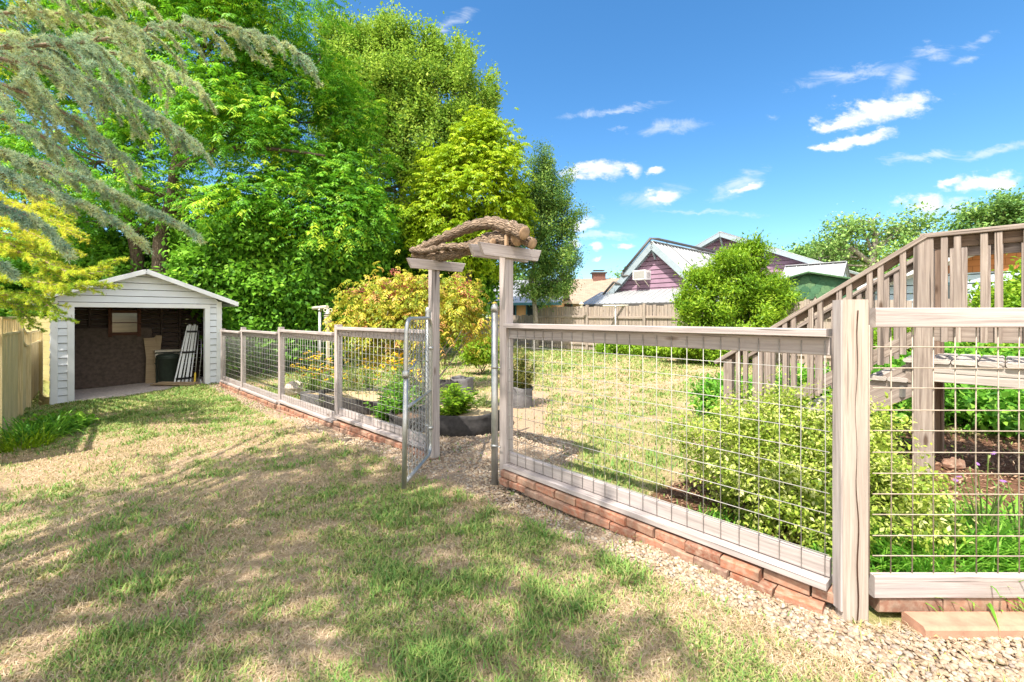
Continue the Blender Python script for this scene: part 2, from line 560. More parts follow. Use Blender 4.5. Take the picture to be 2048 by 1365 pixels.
d1 = cloud_layer(DENSE)
d2 = cloud_layer(WISP)
f1 = mth(nt, 'ADD', d1, mth(nt, 'MULTIPLY', mth(nt, 'SUBTRACT', nA.outputs[0], .52), 2.3))
f1 = nd(nt, 'ShaderNodeMapRange', {'Value': f1, 'From Min': .05, 'From Max': .75}, interpolation_type='SMOOTHSTEP').outputs[0]
f2 = mth(nt, 'ADD', d2, mth(nt, 'MULTIPLY', mth(nt, 'SUBTRACT', nB.outputs[0], .52), 2.6))
f2 = nd(nt, 'ShaderNodeMapRange', {'Value': f2, 'From Min': .1, 'From Max': 1.25}, interpolation_type='SMOOTHSTEP').outputs[0]
f2 = mth(nt, 'MULTIPLY', f2, .55)
fc = mth(nt, 'MAXIMUM', f1, f2)
fc = mth(nt, 'MULTIPLY', fc, mth(nt, 'GREATER_THAN', sx.outputs[1], .1))
ccol = mixc(nt, nA.outputs[0], (3.6, 3.8, 4.1), (5.0, 5.0, 5.0))
# broken bright cloud added behind the viewer, unseen, to fill the shade
nC = noise(nt, mapped(nt, dirv, (1, 1, 2.2)), 2.6, 7, .6)
f3 = nd(nt, 'ShaderNodeMapRange', {'Value': nC, 'From Min': .36, 'From Max': .54}, interpolation_type='SMOOTHSTEP').outputs[0]
f3 = mth(nt, 'MULTIPLY', f3, nd(nt, 'ShaderNodeMapRange', {'Value': sx.outputs[1], 'From Min': .0, 'From Max': -.25}).outputs[0])
f3 = mth(nt, 'MULTIPLY', f3, nd(nt, 'ShaderNodeMapRange', {'Value': sx.outputs[2], 'From Min': .0, 'From Max': .12}).outputs[0])
fin = mixc(nt, fc, mixc(nt, f3, hs.outputs[0], (11.5, 11.0, 10.2)), ccol)
bg = nd(nt, 'ShaderNodeBackground', {'Color': fin, 'Strength': .092})
nt.links.new(bg.outputs[0], wo.inputs[0])

# ================================================================== ground
FO = V(0, 3.97, 0)
LD = V(-.712, .702, 0)
LN = V(.702, .712, 0)
LP = V(-.85, 4.906, 0)

def fence_d(x, y):
    """signed distance from the fence line: positive inside the yard"""
    s = (x - FO.x) * A.x + (y - FO.y) * A.y
    dr = (x - FO.x) * N.x + (y - FO.y) * N.y
    dl = (x - LP.x) * LN.x + (y - LP.y) * LN.y
    return np.minimum(np.where(s < -1.1, dl, dr), y - 2.12), s

def cover(x, y):
    """what grows or lies where: green, gravel, mulch in 0..1"""
    x = np.asarray(x, float)
    y = np.asarray(y, float)
    d, s = fence_d(x, y)
    n1 = fbm2(x, y, .8, 3).reshape(x.shape)
    n2 = fbm2(x, y, 2.6, 11).reshape(x.shape)
    n3 = fbm2(x, y, 7, 21).reshape(x.shape)
    ss = lambda v, a, b: np.clip((v - a) / (b - a), 0, 1) ** 2 * (3 - 2 * np.clip((v - a) / (b - a), 0, 1))
    gr = .31 - .50 * np.exp(-((y - 5.9 - .12 * x) / 1.25) ** 2) * (d < 0)
    gr = gr + .50 * ss(y, 7.0, 9.0) * (d < 0) - .28 * ss(x, .0, 1.8) * (y < 3)
    gr = gr + .28 * np.exp(-(((x + .35) / .8) ** 2 + ((y - 3.3) / .5) ** 2))
    yard = .54 + .35 * np.exp(-((d - .8) / .8) ** 2) * (s > -.6) * (s < 2) + .3 * ss(y, 13, 17) + .25 * ss(-x, 1.5, 4)
    gr = np.where(d > 0, yard, gr)
    gr = gr + (n1 - .5) * .9 + (n2 - .5) * 1.3 + (n3 - .5) * 1.6
    green = ss(gr, .0, 1.0)
    gv = ss(d, -.52, -.22) * (1 - ss(d, -.02, .12)) * ss(s, -10.6, -10)
    gv = np.where((x > 1.6) & (y < 2.2), ss(y, 1.58, 1.85) * (1 - ss(y, 2.0, 2.2)), gv)
    gate = 1 - ss(np.hypot((x + .30) / 1.15, (y - 5.05) / 1.05), .75, 1.05)
    path = (1 - ss(np.abs(x + .25 - .1 * (y - 6)), .5, .9)) * ss(y, 4.6, 5) * (1 - ss(y, 8.6, 9.4)) * .9
    gv = np.maximum(gv, gate * (d > -.45))
    gv = ss(gv + (n3 - .5) * .9 + (n2 - .5) * .5, .3, .75)
    chips = ss(np.maximum(path, .9 * (1 - ss(np.hypot((x + 1.7) / 2.0, (y - 7.7) / 1.3), .7, 1.1))) * (d > .05) + (n2 - .5) * .5, .4, .6)
    mu = 1 - ss(np.hypot((x - 4.3) / 2.2, (y - 4.0) / 1.25), .75, 1.15)
    mu = np.maximum(mu, .8 * (1 - ss(np.hypot((x - 1.9) / 1.0, (y - 3.35) / .7), .8, 1.1))) * (d > .03)
    mu = ss(mu + (n2 - .5) * .6, .4, .6)
    return green, gv, mu, chips, d

GARF0 = V(-7.345, 11.36, 0)
GARL = V(-.702, -.712, 0)
GARB = V(-.712, .702, 0)
def in_garage(x, y):
    t = (x - GARF0.x) * GARL.x + (y - GARF0.y) * GARL.y
    b = (x - GARF0.x) * GARB.x + (y - GARF0.y) * GARB.y
    return (t > -.15) & (t < 3.2) & (b > -.02)


def axis(a, b, st, far, k):
    c = list(np.arange(a, b, st))
    lo, hi, step = [], [], st
    p = a
    while p > -far:
        step *= k
        p -= step
        lo.append(p)
    step = st
    p = c[-1]
    while p < far:
        step *= k
        p += step
        hi.append(p)
    return np.array(lo[::-1] + c + hi)

gx = axis(-10.5, 5.5, .06, 900, 1.12)
gy = axis(-1, 12.5, .06, 900, 1.12)
XX, YY = np.meshgrid(gx, gy)
ZZ = gz(XX, YY)
gr_, gv_, mu_, ch_, dd_ = cover(XX, YY)
ZZ = ZZ + (fbm2(XX, YY, 1.4, 40).reshape(XX.shape) - .5) * .04 + (fbm2(XX, YY, 8, 50).reshape(XX.shape) - .5) * .012
ZZ = ZZ - .16 * in_garage(XX, YY)
nx, ny = len(gx), len(gy)
idx = np.arange(nx * ny).reshape(ny, nx)
q = np.stack([idx[:-1, :-1].ravel(), idx[:-1, 1:].ravel(), idx[1:, 1:].ravel(), idx[1:, :-1].ravel()], 1)

m, nt, out = new_mat('ground_cover')
p = posv(nt)
fa = lambda k: nd(nt, 'ShaderNodeAttribute', attribute_name=k).outputs['Fac']
n1 = noise(nt, p, 9, 6, .65)
n2 = noise(nt, mapped(nt, p, (1, 1, 1)), 85, 5, .75, 2.5)
dry = ramp(nt, n2, [(.34, (.19, .11, .07)), (.5, (.47, .33, .215)), (.66, (.70, .55, .38))])
grn = ramp(nt, n2, [(.3, (.13, .13, .04)), (.5, (.30, .31, .10)), (.75, (.50, .46, .20))])
soil = ramp(nt, n2, [(.3, (.10, .055, .035)), (.7, (.26, .16, .11))])
gsoil = ramp(nt, n2, [(.3, (.20, .13, .085)), (.7, (.44, .34, .24))])
mulch = ramp(nt, n2, [(.3, (.075, .035, .022)), (.55, (.2, .105, .065)), (.75, (.36, .22, .14))])
chip = ramp(nt, n2, [(.3, (.26, .17, .11)), (.55, (.46, .33, .22)), (.75, (.62, .49, .34))])
base = mixc(nt, fa('green'), dry, grn)
base = mixc(nt, ramp(nt, n1, [(.6, 0.0), (.75, .6)]), base, soil)
base = mixc(nt, fa('chips'), base, chip)
base = mixc(nt, fa('mulch'), base, mulch)
base = mixc(nt, fa('gravel'), base, gsoil)
pbsdf(nt, out, base, .95, mth(nt, 'ADD', n2, n1), .7, .02, spec=.1)
ground = np_mesh('ground', np.stack([XX.ravel(), YY.ravel(), ZZ.ravel()], 1), [q], m, smooth=True,
                 extra={'green': gr_.ravel(), 'gravel': gv_.ravel(), 'mulch': mu_.ravel(), 'chips': ch_.ravel()})
tag(ground, 'dry patchy lawn and bare ground of the back yard', 'ground', kind='structure')

# ---- grass blades
m_grass = m_leaf('grass_blades', [(.74, .58, .40), (.46, .32, .21), (.42, .39, .16), (.23, .35, .08), (.12, .26, .06)], (.3, .4, .05), .25, .6, .2)
rg = np.random.default_rng(5)

def grass(name, n, zr, yard, label):
    ang = rg.uniform(R(-56), R(54), n * 3)
    zz = zr[0] + (zr[1] - zr[0]) * rg.random(n * 3) ** 1.15
    x = np.tan(ang) * zz
    y = zz
    g, gv, mu, ch, d = cover(x, y)
    ok = (d > .04) if yard else (d < -.02)
    ok &= (rg.random(len(x)) > np.maximum(np.maximum(gv * .96, mu * .85), ch * .9)) & ~in_garage(x, y)
    ok &= rg.random(len(x)) < .72 + .28 * g
    t0 = fbm2(x, y, 3.2, 70)
    sel = np.nonzero(ok)[0][:n]
    x, y, g, t0 = x[sel], y[sel], g[sel], t0[sel]
    k = len(x)
    z = gz(x, y)
    isg = rg.random(k) < g * .72 + .05
    tint = np.where(isg, .50 + .45 * rg.random(k), .36 * rg.random(k) ** .8) + (t0 - .5) * .3
    h = np.where(isg, rg.uniform(.013, .036, k), rg.uniform(.008, .024, k)) * (1 + .05 * y)
    h *= np.where(isg & (t0 > .58), 1.5, 1)
    w = (.0014 + .0009 * y) * rg.uniform(.7, 1.3, k)
    w = np.where(isg, w, w * .62)
    a = rg.uniform(0, 2 * PI, k)
    lean = np.where(isg, rg.uniform(.3, 1.6, k), rg.uniform(1.2, 4.0, k)) * h
    ca, sa = np.cos(a), np.sin(a)
    px, py = -sa * w, ca * w
    v = np.empty((k, 5, 3))
    v[:, 0] = np.stack([x - px, y - py, z - .006], 1)
    v[:, 1] = np.stack([x + px, y + py, z - .006], 1)
    mx, my, mz = x + ca * lean * .35, y + sa * lean * .35, z + h * .62
    v[:, 2] = np.stack([mx + px * .75, my + py * .75, mz], 1)
    v[:, 3] = np.stack([mx - px * .75, my - py * .75, mz], 1)
    v[:, 4] = np.stack([x + ca * lean, y + sa * lean, z + h * np.where(isg, .95, .72)], 1)
    b = np.arange(k)[:, None] * 5
    o = np_mesh(name, v.reshape(-1, 3), [b + np.array([[0, 1, 2, 3]]), b + np.array([[3, 2, 4]])], m_grass, tint=np.repeat(np.clip(tint, 0, 1), 5))
    return tag(o, label, 'grass', kind='stuff')

grass('grass', 400000, (1.55, 13.5), False, 'patchy dry and green grass blades on the lawn before the garage')
grass('grass', 150000, (2.6, 19), True, 'sunlit yellow green grass blades inside the fenced yard')

# ---- fallen leaves
def litter():
    n = 1500
    y = 1.6 + 9 * rg.random(n) ** 1.6
    x = rg.uniform(-1, 1, n) * (y * 1.15 + .3) - .5
    g, gv, mu, ch, d = cover(x, y)
    ok = (d < -.05) & ~in_garage(x, y) & (x > -8) & (fbm2(x, y, 1.1, 90) > .42)
    x, y = x[ok], y[ok]
    k = len(x)
    z = gz(x, y) + rg.uniform(.008, .022, k)
    a = rg.uniform(0, 2 * PI, k)
    L = rg.uniform(.012, .032, k)
    w = L * rg.uniform(.3, .55, k)
    e = rg.uniform(-.4, .4, k)
    dx, dy = np.cos(a), np.sin(a)
    v = np.stack([np.stack([x, y, z], 1), np.stack([x + dx * L * .5 - dy * w * .5, y + dy * L * .5 + dx * w * .5, z + .004 + e * L * .3], 1),
                  np.stack([x + dx * L, y + dy * L, z + e * L], 1), np.stack([x + dx * L * .5 + dy * w * .5, y + dy * L * .5 - dx * w * .5, z + .006 - e * L * .2], 1)], 1)
    m = m_leaf('dry_leaves', [(.16, .08, .04), (.34, .20, .09), (.5, .36, .16), (.3, .3, .08)], (.4, .3, .1), .2)
    o = np_mesh('leaf_litter', v.reshape(-1, 3), [np.arange(k * 4).reshape(-1, 4)], m, tint=np.repeat(rg.random(k), 4))
    tag(o, 'small dry fallen leaves scattered over the lawn', 'leaves', kind='stuff')
litter()

# ---- gravel stones
def gravel():
    n = 520000
    x = rg.uniform(-8.5, 4.2, n)
    y = 1.45 + 10.5 * rg.random(n) ** 1.5
    g, gv, mu, ch, d = cover(x, y)
    ok = (rg.random(n) < gv) & (rg.random(n) < np.clip(2.9 / y, .2, 1)) & ~in_garage(x, y)
    x, y = x[ok][:52000], y[ok][:52000]
    k = len(x)
    z = gz(x, y)
    s = rg.uniform(.0045, .0135, k) * (1 + .06 * y)
    t = (1 + 5 ** .5) / 2
    ico = np.array([(-1, t, 0), (1, t, 0), (-1, -t, 0), (1, -t, 0), (0, -1, t), (0, 1, t), (0, -1, -t), (0, 1, -t), (t, 0, -1), (t, 0, 1), (-t, 0, -1), (-t, 0, 1)])
    ico /= np.linalg.norm(ico[0])
    tri = np.array([(0, 11, 5), (0, 5, 1), (0, 1, 7), (0, 7, 10), (0, 10, 11), (1, 5, 9), (5, 11, 4), (11, 10, 2), (10, 7, 6), (7, 1, 8), (3, 9, 4), (3, 4, 2), (3, 2, 6), (3, 6, 8), (3, 8, 9), (4, 9, 5), (2, 4, 11), (6, 2, 10), (8, 6, 7), (9, 8, 1)])
    v = ico[None] * (1 + rg.uniform(-.25, .25, (k, 12, 1)))
    v = v * rg.uniform(.6, 1.25, (k, 1, 3)) * np.array([1.15, 1.0, .62])
    a = rg.uniform(0, 2 * PI, k)
    ca, sa = np.cos(a)[:, None], np.sin(a)[:, None]
    vx = v[:, :, 0] * ca - v[:, :, 1] * sa
    vy = v[:, :, 0] * sa + v[:, :, 1] * ca
    tl = rg.uniform(-.5, .5, (k, 1))
    vz = v[:, :, 2] + vx * tl
    v = np.stack([vx, vy, vz], 2) * s[:, None, None] + np.stack([x, y, z + s * .35], 1)[:, None]
    m, nt, out = new_mat('pea_gravel')
    n = noise(nt, posv(nt), 90, 3)
    col = ramp(nt, isl(nt), [(0, (.22, .15, .10)), (.25, (.38, .29, .20)), (.5, (.46, .38, .28)), (.7, (.31, .21, .14)), (.85, (.25, .22, .2)), (1, (.52, .45, .36))])
    pbsdf(nt, out, mixc(nt, ramp(nt, n, [(.4, 0.0), (.8, .5)]), col, (.3, .22, .15)), .85, n, .3, .002)
    o = np_mesh('gravel', v.reshape(-1, 3), [(np.arange(k)[:, None, None] * 12 + tri[None]).reshape(-1, 3)], m, smooth=True)
    tag(o, 'tan pea gravel strip along the fence and through the gate', 'gravel', kind='stuff')
gravel()

# ---- bark mulch pieces under the deck
def mulch():
    n = 26000
    x = rg.uniform(1.2, 6.2, n)
    y = rg.uniform(2.3, 5.6, n)
    g, gv, mu, ch, d = cover(x, y)
    ok = (rg.random(n) < mu) & (d > .05)
    x, y = x[ok][:9000], y[ok][:9000]
    k = len(x)
    z = gz(x, y) + .006
    L = rg.uniform(.012, .05, k)
    w = rg.uniform(.003, .008, k)
    a = rg.uniform(0, 2 * PI, k)
    e = rg.uniform(-.35, .35, k)
    dx, dy, dz = np.cos(a) * L, np.sin(a) * L, e * L + .004
    px, py = -np.sin(a) * w, np.cos(a) * w
    v = np.stack([np.stack([x - px, y - py, z], 1), np.stack([x + px, y + py, z + .004], 1), np.stack([x + px + dx, y + py + dy, z + dz], 1), np.stack([x - px + dx, y - py + dy, z + dz], 1)], 1)
    m, nt, out = new_mat('bark_chips')
    col = ramp(nt, isl(nt), [(0, (.07, .03, .02)), (.5, (.22, .11, .065)), (1, (.42, .27, .17))])
    pbsdf(nt, out, col, .95)
    o = np_mesh('mulch', v.reshape(-1, 3), [np.arange(k * 4).reshape(-1, 4)], m)
    tag(o, 'reddish bark mulch scattered under the wooden deck', 'mulch', kind='stuff')
mulch()
# ================================================================== wire fences
def v3(p, z):
    return V(p.x, p.y, z)

def wires(mb, p0, p1, zb, zt, hz, sp=.1016, r=.0022, sag=.0):
    d = p1 - p0
    L = d.length
    d = d.normalized()
    n = int(L / sp)
    x0 = (L - n * sp) / 2
    for i in range(n + 1):
        p = p0 + d * (x0 + i * sp)
        j = (rnd.random() - .5) * .006
        mb.tube([v3(p, zb), v3(p + d * j, (zb + zt) / 2), v3(p, zt)], r, 5)
    for z in hz:
        mb.tube([v3(p0, z), v3((p0 + p1) / 2, z - sag), v3(p1, z)], r, 5)

def bay(t, p0, p1, top, bot, nrm):
    """cap, rail, wire panel, bottom rail and ledger between two posts"""
    o = -nrm
    a = MB(); a.bar(v3(p0, top - .02) + o * .02, v3(p1, top - .02) + o * .02, .125, .038, c=.003); a.build('top_cap', M['fence'], t)
    a = MB(); a.bar(v3(p0, top - .088), v3(p1, top - .088), .038, .09); a.build('top_rail', M['fence'], t)
    a = MB(); a.bar(v3(p0, bot + .088), v3(p1, bot + .088), .038, .09); a.build('bottom_rail', M['fence'], t)
    a = MB(); a.bar(v3(p0, bot + .02) + o * .02, v3(p1, bot + .02) + o * .02, .125, .038, c=.003); a.build('ledger', M['fence'], t)
    w = MB()
    h = bot + .155
    hz = []
    while h < top - .14:
        hz.append(h); h += .1016
    wires(w, p0 + o * .024, p1 + o * .024, bot + .042, top - .06, hz)
    w.build('wire_panel', M['wire'], t)

def post(t, p, zb, zt, w=.089, dirv=A, name='post', m='fence'):
    a = MB(); a.bar(v3(p, zb), v3(p, zt), w, w, up=dirv, c=.006); return a.build(name, M[m], t)

P3 = LP + LD * 2.363
P2 = LP + LD * 4.726
P1 = LP + LD * 7.089
P0 = LP + LD * 8.86
t = thing('wire_fence', 'weathered wood and wire mesh fence stepping down from the arbor to the white garage', 'fence', v3(P3, g1(P3.x, P3.y)))
for p, zt in ((P3, 1.336), (P2, 1.262), (P1, 1.222)):
    post(t, p, g1(p.x, p.y) - .1, zt, dirv=LD)
post(t, P0 + LD * -.06, -.35, 1.16, dirv=LD)
e = .047
bay(t, LP + LD * e, P3 - LD * e, 1.305, -.005, LN)
bay(t, P3 + LD * e, P2 - LD * e, 1.218, -.095, LN)
bay(t, P2 + LD * e, P1 - LD * e, 1.165, -.135, LN)
bay(t, P1 + LD * e, P0 - LD * .11, 1.125, -.14, LN)

RP = FO + A * -.075
CP = V(1.655, 2.19, 0)
t = thing('wire_fence', 'wood and wire mesh fence from the arbor to the cracked square corner post', 'fence', v3(CP, 0))
bay(t, RP + A * .05, FO + A * 2.35, 1.391, .12, N)
a = MB(); a.bar(V(1.634, 2.163, -.12), V(1.634, 2.163, 1.532), .066, .124, up=V(1, 0, 0), c=.010); a.build('post', M['post'], t)
a = MB(); a.bar(V(1.5665, 2.165, .05), V(1.5665, 2.165, 1.530), .010, .060, up=V(0, 1, 0), c=.002); a.build('post_board', M['fence'], t)
k = MB()   # the long drying check in the corner post
zz = -.02
pts = []
while zz < 1.53:
    pts.append(V(1.630 + .005 * math.sin(zz * 5) + .004 * math.sin(zz * 17), 2.1262, zz)); zz += .05
for p0, p1 in zip(pts[:-1], pts[1:]):
    w = .0022 + .0016 * math.sin(p0.z * 4 + 1)
    k.prism([p0 - V(w, 0, 0), p0 + V(w, 0, 0), p1 + V(w, 0, 0), p1 - V(w, 0, 0)], V(0, -.0012, 0))
k.build('crack', m_plain('dark_crack', (.05, .025, .015), 1), t)
t = thing('wire_fence', 'square on wire mesh fence panel in front of the wooden deck', 'fence', V(1.74, 2.19, 0))
a = MB(); a.bar(V(1.735, 2.165, 1.446), V(4.4, 2.165, 1.446), .038, .094); a.build('top_rail', M['fence'], t)
a = MB(); a.bar(V(1.73, 2.165, .159), V(4.4, 2.165, .159), .038, .106); a.build('bottom_rail', M['fence'], t)
w = MB()
hz = [CZ - (y - HY) / 414 for y in (694, 736, 776, 820, 861, 904, 946, 987, 1028, 1070, 1110)]
for i in range(26):
    x = 1.724 + i * .1035
    j = (rnd.random() - .5) * .01
    w.tube([V(x, 2.172, .205), V(x + j, 2.172, .8), V(x, 2.172, 1.41)], .003, 6)
for z in hz:
    w.tube([V(1.735, 2.166, z), V(2.6, 2.166, z - .003), V(4.3, 2.166, z)], .003, 6)
w.tube([V(1.735, 2.16, .213), V(4.3, 2.16, .213)], .003, 6)
w.build('wire_panel', M['rust'], t)

# ------------------------------------------------------------------ bricks
def brick_row(name, p0, p1, nrm, tops, label, skip=None):
    d = (p1 - p0)
    L = d.length
    d.normalize()
    mb = MB()
    for row in (0, 1):
        s = -.1 * row
        while s < L:
            ln = .2 + rnd.uniform(-.012, .012)
            zt = tops(max(0, min(s / L, 1))) - row * .061
            if True:
                bk_ = .055 if (skip and skip(s / L, row)) else 0
                o = -nrm * (.055 - bk_ + .016 * row + rnd.uniform(-.012, .012))
                z = zt - .03 + rnd.uniform(-.005, .003)
                b0, b1 = max(s, 0), min(s + ln, L)
                if b1 - b0 > .05:
                    y = rnd.uniform(-.02, .02)
                    dz = (tops(min(1, (s + ln) / L)) - tops(max(0, s / L)))
                    mb.bar(v3(p0 + d * b0, z) + o - nrm * y * .4, v3(p0 + d * b1, z + dz) + o + nrm * y * .4, .095, .057, c=.007)
            s += ln + .008
    return tag(mb.build(name, M['brick']), label, 'brick edging', 'brick edging under the fences')

brick_row('brick_edging', RP + A * .04, FO + A * 2.37, N, lambda f: .112 - .02 * max(0, f - .7), 'two courses of old red brick below the fence right of the arbor', lambda f, r: r == 0 and f > .79)
brick_row('brick_edging', LP + LD * .05, P3 - LD * .05, LN, lambda f: -.015 - .03 * f, 'orange brick edging under the fence bay behind the open gate')
brick_row('brick_edging', P3 + LD * .05, P2 - LD * .05, LN, lambda f: -.105 - .03 * f, 'crumbling brick edging under the middle bay of the garage fence')
brick_row('brick_edging', P2 + LD * .05, P1 - LD * .05, LN, lambda f: -.145 - .01 * f, 'low brick edging under the fence bay next but one to the garage')
brick_row('brick_edging', P1 + LD * .05, P0 - LD * .1, LN, lambda f: -.15, 'short brick edging where the fence meets the garage')
for (x0, x1, yb, z, lab) in ((1.80, 3.3, 2.075, .015, 'long red slab lying flat under the square on fence panel'),):
    a = MB()
    a.bar(V(x0 + .05, 2.075, .02), V(3.35, 2.075, .02), .125, .075, c=.012)
    tag(a.build('paving_slab', M['slab']), lab, 'slab')
mb = MB()
x = 1.76
while x < 4.2:
    mb.bar(V(x, 2.2, .065), V(x + .3, 2.2, .06), .09, .07, c=.008)
    x += .308
tag(mb.build('brick_edging', M['brick']), 'shadowed brick edging between the slab and the square on fence panel', 'brick edging', 'brick edging under the fences')

# ================================================================== arbor, log, gate
t = thing('garden_arbor', 'two post garden arbor carrying a gnarled log above the open gate', 'arbor', v3(LP, -.1))
post(t, LP, -.25, 1.99, .092, LD)
post(t, RP, -.2, 2.0, .092, A)
def cross(p, z, h=.1):
    a = MB(); a.bar(v3(p - N * .34, z), v3(p + N * .34, z), .036, h, skew0=-.05, skew1=.05, c=.003); a.build('cross_beam', M['fence'], t)
cross(LP + A * .065, CZ + .553)
cross(RP + A * .065, CZ + .568, .104)
cross(RP - A * .065, CZ + .568, .104)

def fpt(zx, zy):
    """zoomed picture spot -> point in the upright plane of the fence line"""
    px, py = 780 + zx / 2.353, 420 + zy / 2.353
    r = (px - 1024) / FPX
    s = r * FO.y / (A.x - r * A.y)
    p = FO + A * s
    return V(p.x, p.y, CZ + (HY - py) / FPX * p.y)

def smooth_path(pts, k=6):
    out = []
    n = len(pts)
    for i in range(n - 1):
        p0, p1, p2, p3 = pts[max(i - 1, 0)], pts[i], pts[i + 1], pts[min(i + 2, n - 1)]
        for j in range(k):
            u = j / k
            out.append(.5 * ((2 * p1) + (p2 - p0) * u + (2 * p0 - 5 * p1 + 4 * p2 - p3) * u * u + (3 * p1 - p0 - 3 * p2 + p3) * u ** 3))
    out.append(pts[-1])
    return out

lg = thing('gnarled_log', 'gnarled forked driftwood log lying across the arbor beams', 'log', fpt(130, 235))
def limb(name, zs, r0, r1, off=0, seed=0):
    pts = [fpt(*z) + N * off for z in zs]
    pts = smooth_path(pts, 7)
    rr = [r0 + (r1 - r0) * i / (len(pts) - 1) + .008 * math.sin(i * 1.7 + seed) + .005 * math.sin(i * 3.9) for i in range(len(pts))]
    a = MB(); a.tube(pts, rr, 16, wob=.20, seed=seed, caps=False)
    a.build(name, M['log'], lg)
    for e_, q in ((0, 1), (-1, -2)):
        d = (pts[e_] - pts[q]).normalized()
        a = MB(); a.lathe(pts[e_] - d * .004, [(0, 0), (rr[e_] * .97, 0), (rr[e_] * .97, .004), (rr[e_] * .4, .006), (0, .007)], 14, axis=d); a.build('cut_end', M['logend'], lg)
limb('lower_limb', [(118, 214), (200, 222), (270, 208), (340, 190), (400, 165), (470, 142), (545, 134), (592, 132)], .058, .068, .02, 1)
limb('upper_limb', [(128, 200), (180, 172), (240, 148), (320, 110), (410, 76), (490, 66), (560, 82), (645, 112)], .044, .062, -.03, 2)
limb('side_limb', [(400, 128), (470, 112), (560, 120), (600, 138), (632, 154)], .038, .046, .10, 3)
limb('side_limb', [(130, 192), (200, 196), (300, 176), (380, 178), (450, 170), (520, 158)], .030, .036, -.085, 5)
limb('stub', [(200, 165), (212, 145), (222, 126)], .016, .007, -.03, 4)
a = MB(); a.bar(fpt(572, 125) - N * .06, fpt(572, 172) - N * .06, .03, .03, up=A); a.build('peg', M['logend'], lg)

def cap_post(p, zb, zt, r, label):
    t = thing('pipe_post', label, 'post', v3(p, zb))
    a = MB(); a.lathe(v3(p, zb - .2), [(r, 0), (r, zt - zb + .16)], 18); a.build('pipe', M['galv'], t)
    a = MB(); a.lathe(v3(p, zt - .06), [(r * 1.16, 0), (r * 1.16, .035), (r * 1.02, .05), (r * .7, .068), (0, .075)], 18); a.build('cap', M['galv'], t)
    for z in (.35, 1.05):
        a = MB()
        a.lathe(v3(p, zb + z), [(r * 1.12, 0), (r * 1.12, .022)], 18)
        a.tube([v3(p + A * r, zb + z + .011), v3(p + A * (r + .05), zb + z + .011)], .006, 6)
        a.build('clamp', M['galv'], t)
cap_post(V(-.155, 4.02, 0), -.06, 1.555, .030, 'galvanised pipe post beside the taller arbor leg')
cap_post(V(-.915, 4.90, 0), -.09, 1.545, .027, 'galvanised hinge post behind the open gate')

g = thing('chain_link_gate', 'galvanised chain link gate standing open towards the lawn', 'gate', V(-.9, 4.8, -.02))
H0, H1 = V(-.868, 4.80, 0), V(-.868, 4.80, 0)
def gp(u, z):
    """u 0 at the hinge, 1 at the free end"""
    x = -.868 + u * (-.055 + .022 * (z / 1.44)) + 0
    return V(x, 4.80 - .95 * u, z)
rc = .11
arc = lambda cu, cz, a0, a1: [gp(cu + rc / .95 * math.cos(R(a0 + (a1 - a0) * i / 6)), cz + rc * math.sin(R(a0 + (a1 - a0) * i / 6))) for i in range(7)]
top_, bt_ = 1.435, .0
loop = [gp(1, .03), gp(1, .7)] + arc(1 - rc / .95, top_ - rc, 0, 90) + arc(rc / .95, top_ - rc, 90, 180) + [gp(0, .7)] + arc(rc / .95, bt_ + rc, 180, 270) + [gp(.98, bt_ + .02)]
a = MB(); a.tube(loop, .0175, 12); a.build('frame', M['galv'], g)
a = MB(); a.tube([gp(1, -.015), gp(1, .93)], .0215, 12); a.build('sleeve', M['galv'], g)
a = MB(); a.tube([gp(.02, .66), gp(.98, .66)], .0165, 12); a.build('mid_bar', M['galv'], g)
a = MB()
a.lathe(gp(1, .93), [(.03, 0), (.033, .02), (.03, .05), (.026, .06)], 14)
a.tube([gp(1, .985), gp(.9, 1.0) + V(.03, 0, 0), gp(.85, 1.05) + V(.05, 0, 0)], .009, 8)
a.build('latch', M['galv'], g)
a = MB()
for uu_, zz_ in ((.05, 1.44), (.09, 1.445), (.14, 1.44)):
    a.bar(gp(uu_, zz_), gp(uu_, zz_ + .075), .012, .03)
a.build('latch_fork', M['galv'], g)
for zz_ in (.25, 1.1):
    a = MB()
    a.lathe(gp(0, zz_), [(.024, 0), (.024, .03)], 12)
    a.tube([gp(0, zz_ + .015), gp(-.06, zz_ + .015)], .009, 8)
    a.build('hinge', M['galv'], g)
a = MB()
st, nrow = .058, 25
nx_ = int(.93 / st)
for dirn in (1, -1):
    for i in range(-nrow, nx_ + nrow):
        pts = []
        for j in range(nrow + 1):
            u = (i + dirn * j) * st / .95
            z = .02 + j * (1.40 / nrow)
            if .01 <= u <= .985:
                pts.append(gp(u, z) + V(.012 * (1 if (i + j) % 2 else -1) + .004, 0, 0))
        if len(pts) > 1:
            a.tube(pts, .0018, 4)
a.build('chain_link', M['galv'], g)

